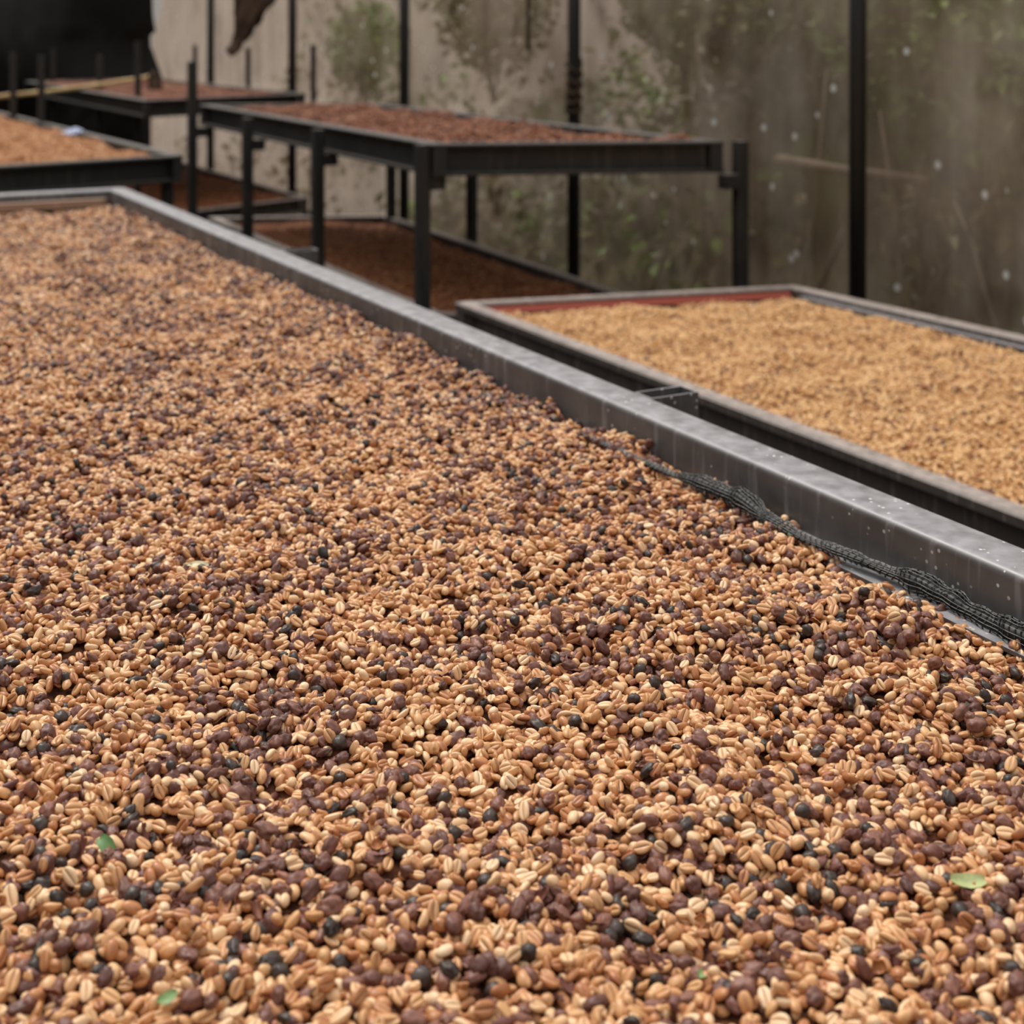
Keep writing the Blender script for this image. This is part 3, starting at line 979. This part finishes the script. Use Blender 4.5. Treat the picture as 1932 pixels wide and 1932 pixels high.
husk_ids = [reg(husk_proto(12 * mm, 9 * mm, HUSK, 31, 1.5), 'husk', 'curled brown', 5.5 * mm, 3.4 * mm, 2.6 * mm),
            reg(husk_proto(15 * mm, 8 * mm, HUSK, 32, 1.0, 0.6), 'husk', 'long torn brown', 6.6 * mm, 3.4 * mm, 2.2 * mm),
            reg(husk_proto(11 * mm, 10 * mm, TAN['orange'], 33, 1.3, 0.4), 'husk', 'papery tan', 5 * mm, 4 * mm, 2.6 * mm)]
gold_ids = [reg(bean_proto(11 * mm, 8.2 * mm, 5 * mm, GOLD, 41), 'gold', 'golden', 5.6 * mm, 4.1 * mm, 4.6 * mm),
            reg(bean_proto(10 * mm, 7.4 * mm, 5 * mm, GOLD, 42, 1, .1), 'gold', 'golden', 5 * mm, 3.7 * mm, 4.6 * mm)]
red_ids = [reg(cherry_proto(14 * mm, 11 * mm, 9 * mm, RED_CHERRY, s, 0.3, 2), 'red', 'red brown', 7 * mm, 5.5 * mm, 7.5 * mm) for s in (51, 52)]


# ------------------------------------------------------------------ heaps
def noise2(s, t, f, seed):
    """cheap smooth 2-D noise for arrays"""
    r = np.random.default_rng(seed)
    out = np.zeros_like(s)
    for _ in range(9):
        a = r.uniform(0, 2 * np.pi); k = f * r.uniform(0.5, 1.7); p = r.uniform(0, 6.3)
        out += np.sin((s * np.cos(a) + t * np.sin(a)) * k * 2 * np.pi + p)
    return out / 9 ** 0.5 / 0.75


proto_objs = {}
def proto_obj(i):
    if i not in proto_objs:
        proto_objs[i] = bpy.data.objects.new('shape_source', SHAPES[i][0])   # never linked to the scene
    return proto_objs[i]


def instance_object(name, pos, rot, scl, kid, label, cat):
    me = bpy.data.meshes.new(name)
    me.vertices.add(len(pos))
    me.vertices.foreach_set('co', pos.astype(np.float32).ravel())
    a = me.attributes.new('turn', 'FLOAT_VECTOR', 'POINT'); a.data.foreach_set('vector', rot.astype(np.float32).ravel())
    a = me.attributes.new('size', 'FLOAT', 'POINT'); a.data.foreach_set('value', scl.astype(np.float32))
    a = me.attributes.new('shape_id', 'INT', 'POINT'); a.data.foreach_set('value', kid.astype(np.int32))
    o = bpy.data.objects.new(name, me); C.objects.link(o)
    g = bpy.data.node_groups.new(name + '_spread', 'GeometryNodeTree')
    g.interface.new_socket('Geometry', in_out='INPUT', socket_type='NodeSocketGeometry')
    g.interface.new_socket('Geometry', in_out='OUTPUT', socket_type='NodeSocketGeometry')
    gi = g.nodes.new('NodeGroupInput'); go = g.nodes.new('NodeGroupOutput')
    m2p = g.nodes.new('GeometryNodeMeshToPoints')
    g.links.new(gi.outputs[0], m2p.inputs[0])
    def na(nm, dt):
        n = g.nodes.new('GeometryNodeInputNamedAttribute'); n.data_type = dt; n.inputs['Name'].default_value = nm
        return [s for s in n.outputs if s.enabled and s.name == 'Attribute'][0]
    rt = na('turn', 'FLOAT_VECTOR'); sc = na('size', 'FLOAT'); ki = na('shape_id', 'INT')
    e2r = g.nodes.new('FunctionNodeEulerToRotation'); g.links.new(rt, e2r.inputs[0])
    jn = g.nodes.new('GeometryNodeJoinGeometry')
    for i in sorted(set(kid.tolist())):
        cmp_ = g.nodes.new('FunctionNodeCompare'); cmp_.data_type = 'INT'; cmp_.operation = 'EQUAL'
        ins_ = [s for s in cmp_.inputs if s.enabled]
        g.links.new(ki, ins_[0]); ins_[1].default_value = i
        oi = g.nodes.new('GeometryNodeObjectInfo'); oi.inputs['Object'].default_value = proto_obj(i); oi.inputs['As Instance'].default_value = False
        ip = g.nodes.new('GeometryNodeInstanceOnPoints')
        g.links.new(m2p.outputs[0], ip.inputs['Points'])
        g.links.new(cmp_.outputs[0], ip.inputs['Selection'])
        g.links.new(oi.outputs['Geometry'], ip.inputs['Instance'])
        g.links.new(e2r.outputs[0], ip.inputs['Rotation'])
        g.links.new(sc, ip.inputs['Scale'])
        g.links.new(ip.outputs[0], jn.inputs[0])
    g.links.new(jn.outputs[0], go.inputs[0])
    md = o.modifiers.new('spread', 'NODES'); md.node_group = g
    tag(o, label, cat, kind='stuff')
    return o


def deposit(origin, ds, dt, Ls, Lt, base_fn, ids_fn, per_m2, cell=0.002, cand=3, seed=0, keep=None):
    """drop pieces one by one on a height map; local axes s (ds) and t (dt). Returns arrays"""
    r = np.random.default_rng(seed)
    ns, nt_ = int(Ls / cell) + 16, int(Lt / cell) + 16
    sg, tg = np.meshgrid(np.arange(ns) * cell, np.arange(nt_) * cell, indexing='ij')
    B = base_fn(sg, tg)
    H = B.copy()
    n = int(per_m2 * Ls * Lt)
    cs = r.uniform(0.008, Ls - 0.008, (n, cand)); ct = r.uniform(0.008, Lt - 0.008, (n, cand))
    kid = ids_fn(cs[:, 0], ct[:, 0], r)
    if keep is not None:
        ok = keep(cs[:, 0], ct[:, 0])
        cs, ct, kid = cs[ok], ct[ok], kid[ok]
        n = len(kid)
    # candidates sit close to the first place, so that a piece rolls, it does not jump
    cs[:, 1:] = np.clip(cs[:, :1] + r.normal(0, 0.006, (n, cand - 1)), 0.008, Ls - 0.008)
    ct[:, 1:] = np.clip(ct[:, :1] + r.normal(0, 0.006, (n, cand - 1)), 0.008, Lt - 0.008)
    yaw = r.uniform(0, 2 * np.pi, n); scl = np.clip(r.normal(1, 0.09, n), 0.75, 1.3)
    flip = r.random(n) < 0.42
    tx = r.normal(0, 0.42, n); ty = r.normal(0, 0.36, n)
    edge = r.random(n) < 0.10
    tx = np.where(edge, r.uniform(0.9, 1.5, n), tx)
    hl = np.array([s[3] for s in SHAPES]); hw = np.array([s[4] for s in SHAPES]); hh = np.array([s[5] for s in SHAPES])
    K = 4
    oi = np.arange(-K, K + 1) * cell
    U, V = np.meshgrid(oi, oi, indexing='ij')
    ca, sa = np.cos(yaw), np.sin(yaw)
    ics = (cs / cell).astype(int) + 0; ict = (ct / cell).astype(int)
    z = np.zeros(n); S_ = np.zeros(n); T_ = np.zeros(n); gs = np.zeros(n); gt = np.zeros(n)
    A = hl[kid] * scl; Bw = hw[kid] * scl; Hh = hh[kid] * scl
    Af, Bf = 1 / A, 1 / Bw
    for i in range(n):
        best = None
        for k in range(cand):
            a, b = ics[i, k], ict[i, k]
            if a < K: a = K
            if b < K: b = K
            h = H[a, b] - B[a, b]
            if best is None or h < best[0]: best = (h, a, b, k)
        _, a, b, k = best
        pt = H[a - K:a + K + 1, b - K:b + K + 1]
        x = (U * ca[i] + V * sa[i]) * Af[i]; y = (V * ca[i] - U * sa[i]) * Bf[i]
        rr = x * x + y * y
        mk = rr < 1.0
        vals = pt[mk]
        zz = 0.45 * vals.mean() + 0.55 * vals.max() - 0.0012
        z[i] = zz
        gs[i] = (pt[K + 2, K] - pt[K - 2, K]) / (4 * cell); gt[i] = (pt[K, K + 2] - pt[K, K - 2]) / (4 * cell)
        topz = zz + Hh[i] * np.sqrt(np.clip(1 - rr, 0, 1))
        np.maximum(pt, np.where(mk, topz, -1e9), out=pt)
        S_[i] = a * cell; T_[i] = b * cell
    # world transform
    pos = np.zeros((n, 3))
    pos[:, 0] = origin.x + ds.x * S_ + dt.x * T_; pos[:, 1] = origin.y + ds.y * S_ + dt.y * T_
    pos[:, 2] = z
    base_ang = math.atan2(ds.y, ds.x)
    hand = 1.0 if (ds.x * dt.y - ds.y * dt.x) > 0 else -1.0
    wyaw = base_ang + hand * yaw
    # slope in world axes, then tilt the piece with it
    gx = gs * ds.x + gt * dt.x; gy = gs * ds.y + gt * dt.y
    gx = np.clip(gx, -0.7, 0.7) * 0.7; gy = np.clip(gy, -0.7, 0.7) * 0.7
    # euler XYZ: R = Rz(yaw) Ry Rx ; approximate the slope tilt in the piece's own frame
    lx = gx * np.cos(wyaw) + gy * np.sin(wyaw); ly = -gx * np.sin(wyaw) + gy * np.cos(wyaw)
    rot = np.stack([tx + np.arctan(ly) + np.where(flip, np.pi, 0), ty - np.arctan(lx), wyaw], 1)
    isb = np.array([SHAPES[k][1] in ('bean', 'gold') for k in range(len(SHAPES))])[kid]
    # a flipped piece turns about its own base: lift it
    pos[:, 2] += np.where(flip, Hh * 0.95, 0.0) + np.where(edge, 0.0012, 0)
    top = H[np.clip((S_ / cell).astype(int), 0, ns - 1), np.clip((T_ / cell).astype(int), 0, nt_ - 1)]
    vis = (z + Hh) >= top - 0.0008
    return dict(pos=pos, rot=rot, scl=scl, kid=kid, vis=vis, flip=flip, edge=edge, S=S_, T=T_, H=H, B=B, cell=cell)


def bed_mesh(name, origin, ds, dt, Ls, Lt, fn, mat, parent, step=0.03):
    ns, nt_ = max(2, int(Ls / step)), max(2, int(Lt / step))
    vs = []
    s = np.linspace(0, Ls, ns + 1); t = np.linspace(0, Lt, nt_ + 1)
    sg, tg = np.meshgrid(s, t, indexing='ij')
    z = fn(sg, tg)
    vs = [(origin.x + ds.x * a + dt.x * b, origin.y + ds.y * a + dt.y * b, c) for a, b, c in zip(sg.ravel(), tg.ravel(), z.ravel())]
    fs = [(i * (nt_ + 1) + j, (i + 1) * (nt_ + 1) + j, (i + 1) * (nt_ + 1) + j + 1, i * (nt_ + 1) + j + 1) for i in range(ns) for j in range(nt_)]
    o = mesh_obj(name, vs, fs, mat, parent, True)
    tag(o, kind='stuff')
    return o


# ---- main heap. s runs from near to far along the rim, t from the inner face of the right rim to the left
in_r = inset(q_main, MAIN_RAIL_W)
M_O = in_r[3] + MD * 1.0             # starts about 0.4 m in front of the camera
M_L = (in_r[2] - M_O).length - 0.012
M_W = W_T - 2 * MAIN_RAIL_W + 0.05 - 0.004
NEARS = (Vector((M_O.x, M_O.y, 0)) - Vector((0, 0, 0)))


def main_base(s, t):
    Y = M_O.y + MD.y * s - MN.y * t
    X = M_O.x + MD.x * s - MN.x * t
    z = 0.938 + 0.0042 * noise2(s, t, 3.2, 5) + 0.0035 * noise2(s, t, 7.5, 6)
    far = 1 / (1 + np.exp(-(Y - 1.60) / 0.05))
    z = z + 0.014 * far * np.exp(-(t / 0.10) ** 2) - 0.009 * (1 - far) / (1 + np.exp((1.12 - Y) / 0.03)) * np.exp(-(t / 0.05) ** 2)
    z = z - 0.008 * np.exp(-((M_L - s) / 0.25) ** 2)
    return z


def main_ids(s, t, r):
    n = len(s)
    patch = noise2(s, t, 2.6, 15) + 0.7 * noise2(s, t, 9.0, 16)
    nearw = np.exp(-(t / 0.06) ** 2)
    pd = np.clip(0.25 + 0.09 * patch + 0.15 * nearw, 0.05, 0.75)
    u = r.random(n); v = r.random(n)
    shade = np.where(v < 0.24, 0, np.where(v < 0.74, 1, 2))
    bt = np.array([bean_ids['pale'], bean_ids['tan'], bean_ids['orange']])
    out = bt[shade, r.choice(4, n, p=[0.34, 0.28, 0.24, 0.14])]
    w = r.random(n)
    ch = np.array(cherry_ids)[r.choice(4, n, p=[.25, .2, .22, .33])]
    bk = np.array(black_ids)[r.integers(0, 2, n)]
    hk = np.array(husk_ids)[r.choice(3, n, p=[.36, .4, .24])]
    dark = np.where(w < 0.54, ch, np.where(w < 0.67, bk, hk))
    return np.where(u < pd, dark, out)


def main_keep(s, t):
    """leave the strip under the net bare near the camera, where the ledge shows"""
    Y = M_O.y + MD.y * s - MN.y * t
    bare = (t < 0.030 - 0.02 * np.abs(np.sin(s * 23))) & (Y < 1.50) & (Y > 1.12)
    return ~bare


print('dropping beans')
import time as _t
_t0 = _t.time()
hp = deposit(M_O, MD, -MN, M_L, M_W, main_base, main_ids, 24500, seed=3, keep=main_keep)
print('main heap', len(hp['kid']), round(_t.time() - _t0, 1), 's')

px = hp['pos'][:, 0] / hp['pos'][:, 1] * F + 966
py = (EYE - hp['pos'][:, 2]) / hp['pos'][:, 1] * F + HOR
kinds = np.array([s[1] for s in SHAPES])[hp['kid']]
inview = hp['vis'] & (px > 14) & (px < 1918) & (py < 1926) & (hp['pos'][:, 1] > 0.3)
single = np.zeros(len(kinds), bool)
UNITS = ['', 'first', 'second', 'third', 'fourth', 'fifth', 'sixth', 'seventh', 'eighth', 'ninth', 'tenth', 'eleventh', 'twelfth', 'thirteenth', 'fourteenth', 'fifteenth', 'sixteenth', 'seventeenth', 'eighteenth', 'nineteenth']
TENS = {2: ('twenty', 'twentieth'), 3: ('thirty', 'thirtieth'), 4: ('forty', 'fortieth'), 5: ('fifty', 'fiftieth'), 6: ('sixty', 'sixtieth'), 7: ('seventy', 'seventieth'), 8: ('eighty', 'eightieth'), 9: ('ninety', 'ninetieth')}


def ordinal(k):
    if k < 20: return UNITS[k]
    a, b = divmod(k, 10)
    return TENS[a][1] if b == 0 else TENS[a][0] + '-' + UNITS[b]


BANDS = ['along bottom edge', 'second band up', 'third band up', 'fourth band up', 'fifth band up', 'sixth band up', 'seventh band up', 'eighth band up', 'higher in heap']
pending = {}
spec = {'bean': ('coffee_bean', 'bean', 'coffee bean'), 'cherry': ('dried_cherry', 'dried fruit', 'dried coffee cherry'), 'husk': ('cherry_husk', 'husk', 'husk scrap')}
for kd, (nm, cat, words_) in spec.items():
    idx = np.where(inview & (kinds == kd))[0]
    idx = idx[np.argsort(-py[idx])][:300]
    single[idx] = True
    for i in idx:
        me, _, look, *_r = SHAPES[hp['kid'][i]]
        o = bpy.data.objects.new(nm, me)
        o.location = hp['pos'][i]; o.rotation_euler = hp['rot'][i]; o.scale = (float(hp['scl'][i]),) * 3
        C.objects.link(o)
        lk = {'pale': 'pale cream', 'tan': 'light tan', 'orange': 'orange brown'}.get(look, look)
        if kd == 'bean':
            side = 'standing on edge' if hp['edge'][i] else ('crease up' if hp['flip'][i] else 'round back up')
            lk2 = f'{lk} {words_} {side}'
        else:
            lk2 = f'{lk} {words_}'
        band = min(8, int((1932 - py[i]) / 50))
        tag(o, None, cat, f'{nm.replace("_", " ")} pieces on the near heap')
        pending.setdefault((lk2, band), []).append((float(px[i]), o))
for (lk2, band), row in pending.items():
    for k, (_x, o) in enumerate(sorted(row, key=lambda q_: q_[0]), 1):
        o['label'] = f'{lk2}, {ordinal(k)} such from left, {BANDS[band]}'
rest = ~single
for kd, nm, lab, cat in (('bean', 'loose_coffee_beans', 'tan and cream coffee beans heaped over the large near tray', 'beans'),
                         ('cherry', 'loose_dried_cherries', 'purple brown and black dried cherries mixed through the near heap', 'dried fruit'),
                         ('husk', 'loose_husks', 'curled brown husk scraps mixed through the near heap', 'husks')):
    s_ = rest & (kinds == kd)
    o = instance_object(nm, hp['pos'][s_], hp['rot'][s_], hp['scl'][s_], hp['kid'][s_], lab, cat)
    if kd == 'bean':
        bed_mesh('packed_beans', M_O - MD * 0.9, MD, -MN, M_L + 0.9, M_W, lambda s, t: main_base(s - 0.9, t) - 0.002, BED_TAN, o)

# ---- other heaps
def quad_heap(q, rail_w, z, name, label, cat, ids, dens, bedmat, seed, amp=0.006, rim=0.0, s0=0.0, s1=1.0, prob=None, h_extra=0.006, mound=0.0):
    """plain scatter in two loose layers over the quad (near-left, far-left, far-right, near-right)"""
    qi = inset(q, rail_w + 0.004)
    r = np.random.default_rng(seed)
    L = ((qi[1] - qi[0]).length + (qi[2] - qi[3]).length) / 2; Wd = (qi[3] - qi[0]).length
    n = int(dens * L * (s1 - s0) * Wd)
    u = r.uniform(s0, s1, n); v = r.uniform(0.0, 1.0, n)
    A = np.array([[p.x, p.y] for p in qi])
    xy = ((1 - u) * (1 - v))[:, None] * A[0] + (u * (1 - v))[:, None] * A[1] + (u * v)[:, None] * A[2] + ((1 - u) * v)[:, None] * A[3]
    def surf(x, y, u_, v_):
        e = np.minimum(np.minimum(u_ * L, (1 - u_) * L), np.minimum(v_ * Wd, (1 - v_) * Wd))
        return z + amp * noise2(x, y, 2.6, seed + 1) + 0.6 * amp * noise2(x, y, 7, seed + 2) - rim * np.exp(-e / 0.05) + mound * (1 - np.exp(-e / 0.12))
    zz = surf(xy[:, 0], xy[:, 1], u, v) + r.uniform(-0.003, h_extra, n) - 0.004
    kid = np.array(ids)[r.choice(len(ids), n, p=prob)]
    rot = np.stack([r.normal(0, .6, n) + np.where(r.random(n) < .4, np.pi, 0), r.normal(0, .45, n), r.uniform(0, 6.28, n)], 1)
    o = instance_object(name, np.column_stack([xy, zz]), rot, np.clip(r.normal(1, .1, n), .7, 1.3), kid, label, cat)
    # bed underneath
    ns, nt_ = 60, 20
    U, V = np.meshgrid(np.linspace(0, 1, ns + 1), np.linspace(0, 1, nt_ + 1), indexing='ij')
    U, V = U.ravel(), V.ravel()
    G = ((1 - U) * (1 - V))[:, None] * A[0] + (U * (1 - V))[:, None] * A[1] + (U * V)[:, None] * A[2] + ((1 - U) * V)[:, None] * A[3]
    Z = surf(G[:, 0], G[:, 1], U, V) - 0.004
    fs = [(i * (nt_ + 1) + j, (i + 1) * (nt_ + 1) + j, (i + 1) * (nt_ + 1) + j + 1, i * (nt_ + 1) + j + 1) for i in range(ns) for j in range(nt_)]
    b = mesh_obj('packed_beans', np.column_stack([G, Z]).tolist(), fs, bedmat, o, True)
    tag(b, kind='stuff')
    return o


mixed = [bean_ids['tan'][0], bean_ids['pale'][1], bean_ids['orange'][2]]
quad_heap(q_2, 0.05, z2 - 0.026, 'golden_beans', 'golden parchment beans filling the lower right tray', 'beans', gold_ids + [bean_ids['orange'][0], cherry_ids[3]], 13000, BED_GOLD, 101, 0.005, 0.012, 0.25, 1.0, [.48, .40, .08, .04], 0.009)
quad_heap(q_u, 0.05, zu - 0.024, 'red_brown_cherries', 'red brown drying cherries on the raised rack', 'dried fruit', red_ids + [bean_ids['orange'][0], cherry_ids[0]], 5200, BED_RED, 111, 0.010, 0.012, 0, 1, [.28, .27, .37, .08], 0.018)
quad_heap(q_l, 0.05, zl - 0.03, 'rust_brown_beans', 'rust brown beans in the shaded tray under the raised rack', 'beans', [red_ids[0], bean_ids['orange'][0], bean_ids['tan'][1]], 4500, BED_RUST, 121, 0.006, 0.0, 0, 1, [.3, .5, .2])
quad_heap(q_o, 0.05, zo - 0.028, 'orange_tan_beans', 'orange tan beans heaped in the left middle tray', 'beans', [bean_ids['tan'][0], bean_ids['tan'][1], bean_ids['orange'][0]], 9000, BED_GOLD, 131, 0.012, 0.025, 0, 1, [.4, .35, .25], 0.010, 0.024)
quad_heap([f_nl, f_fl, f_fr, f_nr], 0.05, zf - 0.015, 'distant_red_cherries', 'red brown cherries on the small distant upper tray', 'dried fruit', red_ids, 4000, BED_RED, 141, 0.006, 0.012)
quad_heap(q_fl, 0.05, zfl - 0.02, 'distant_brown_beans', 'brown beans on the distant lower tray', 'beans', [red_ids[0], bean_ids['orange'][0]], 3000, BED_RUST, 151, 0.006, 0.01)

# ------------------------------------------------------------------ net along the inside of the right rim
def net_edge():
    # (pixel column on the rim's inner edge, distance from the rim, height, radius)
    st = [(1150, 0.050, 0.962, 0.003), (1240, 0.046, 0.963, 0.003), (1320, 0.040, 0.962, 0.004), (1360, 0.032, 0.963, 0.009), (1430, 0.026, 0.963, 0.012), (1500, 0.034, 0.960, 0.007),
          (1570, 0.036, 0.958, 0.005), (1640, 0.026, 0.957, 0.006), (1720, 0.018, 0.956, 0.006), (1760, 0.014, 0.956, 0.012), (1810, 0.012, 0.954, 0.011), (1850, 0.014, 0.952, 0.007), (1932, 0.015, 0.951, 0.013), (2080, 0.014, 0.952, 0.012), (2400, 0.014, 0.951, 0.010), (2800, 0.016, 0.953, 0.007), (3400, 0.018, 0.954, 0.010), (4600, 0.018, 0.953, 0.006)]
    pts = []
    for (x, off, z, r) in st:
        # foot of the rim's inner face in this column
        a, b = in_r[3], in_r[2]
        k = (x - 966) / F
        # a + s*(b-a): X = k*Y
        d = b - a
        s = (k * a.y - a.x) / (d.x - k * d.y)
        p = a + d * s - MN * off
        pts.append((p, z, r))
    # resample
    tot = 260; path = []
    cum = [0]
    for i in range(1, len(pts)): cum.append(cum[-1] + (pts[i][0] - pts[i - 1][0]).length)
    n = int(cum[-1] / 0.004)
    def sm(x): return x * x * (3 - 2 * x)
    for k in range(n + 1):
        d = cum[-1] * k / n
        i = max(j for j in range(len(cum)) if cum[j] <= d + 1e-9); i = min(i, len(pts) - 2)
        f = sm((d - cum[i]) / (cum[i + 1] - cum[i]))
        a, b = pts[i], pts[i + 1]
        path.append((a[0].lerp(b[0], (d - cum[i]) / (cum[i + 1] - cum[i])), a[1] + (b[1] - a[1]) * f, a[2] + (b[2] - a[2]) * f))
    def pt(i, th, dr=0.0):
        p, z, r = path[i]
        w = 1 + 0.15 * math.sin(i * 0.31) + 0.1 * math.sin(i * 0.77 + th)
        r = r * 0.88 * w + dr
        lx = MN * (-math.cos(th) * r * 1.25)
        return Vector((p.x, p.y, z)) + lx + Vector((0, 0, math.sin(th) * r * 1.1)) + MD * (0.003 * math.sin(th * 2 + i * .2))
    ribs = MB(); thr = MB(); core = MB()
    NT = 13
    for i in range(0, len(path), 2):
        ribs.tube([pt(i, math.pi * (-0.25 + 1.5 * k / 9)) for k in range(10)], 0.0009, 4, False)
    for j in range(NT):
        th = math.pi * (-0.2 + 1.4 * j / (NT - 1))
        thr.tube([pt(i, th, 0.0002) for i in range(len(path))], 0.00036, 3, False)
    core.tube([Vector((p.x, p.y, z - 0.001)) for p, z, r in path], [max(0.0012, r * 0.70) for p, z, r in path], 8)
    c = core.build('net_fold', NET, main, True)
    ribs.build('net_ribs', NET, main); tag(thr.build('net_threads', NET_PALE, main), kind='stuff')
    for o in C.objects:
        if o.name == 'net_ribs': o['kind'] = 'stuff'


net_edge()

# ------------------------------------------------------------------ leaf scraps on the heap
def leaf_scrap(px_, py_, L, Wd, col, label, yaw, tilt=0.25, seed=1):
    i = int(np.argmin((px - px_) ** 2 + (py - py_) ** 2 + np.where(hp['vis'], 0, 1e6)))
    p = Vector(hp['pos'][i]) + Vector((0, -0.003, 0.006))
    m = MB(); vs = []
    nu, nv = 10, 4
    for s in (0, 1):
        for a in range(nu + 1):
            u = a / nu
            w = Wd / 2 * (math.sin(math.pi * (0.08 + 0.84 * u)) ** 0.6) * (1 + 0.15 * noise.noise(Vector((u * 4, seed, 0))))
            for b in range(nv + 1):
                v = b / nv * 2 - 1
                vs.append(((u - 0.5) * L, v * w, 0.0012 * v * v + 0.002 * math.sin(u * 3 + seed) - s * 0.0004))
    n = (nu + 1) * (nv + 1); fs = []
    for a in range(nu):
        for b in range(nv):
            k = a * (nv + 1) + b
            fs.append((k, k + 1, k + nv + 2, k + nv + 1)); fs.append((n + k, n + k + nv + 1, n + k + nv + 2, n + k + 1))
    mt = noisy('leaf_' + label.split()[0], col, tuple(c * 0.8 for c in col[:3]) + (1,), 300, 0.5)
    o = mesh_obj('leaf_scrap', vs, fs, mt, None, True)
    o.location = p; o.rotation_euler = (tilt, 0.1, yaw)
    tag(o, label, 'leaf')


leaf_scrap(197, 1603, 0.0155, 0.0095, lin(100, 134, 80), 'green leaf scrap in the lower left of the heap', -0.75, 0.5, 1)
leaf_scrap(955, 1147, 0.021, 0.013, lin(196, 204, 170), 'pale grey green leaf scrap at the centre of the heap', 0.2, 0.35, 2)
leaf_scrap(1830, 1670, 0.024, 0.010, lin(188, 196, 138), 'pale yellow green leaf scrap near the right edge, bottom part of the heap', 0.15, 0.5, 3)
leaf_scrap(316, 1898, 0.011, 0.007, lin(136, 164, 108), 'tiny light green leaf scrap on the bottom edge, left part', 0.6, 0.4, 4)
leaf_scrap(1492, 1016, 0.012, 0.008, lin(176, 190, 150), 'small grey green scrap beside the black net', 1.0, 0.4, 5)
leaf_scrap(372, 1076, 0.022, 0.008, lin(212, 200, 160), 'pale straw coloured scrap in the left middle of the heap', 0.1, 0.3, 6)
leaf_scrap(1318, 1852, 0.010, 0.006, lin(140, 168, 110), 'tiny dull green scrap on the bottom edge, right of centre', 0.9, 0.4, 7)
leaf_scrap(1016, 921, 0.016, 0.010, lin(58, 34, 36), 'dark maroon leaf scrap in the upper middle of the heap', 0.3, 0.6, 8)
print('scene built', round(_t.time() - _t0, 1), 's')
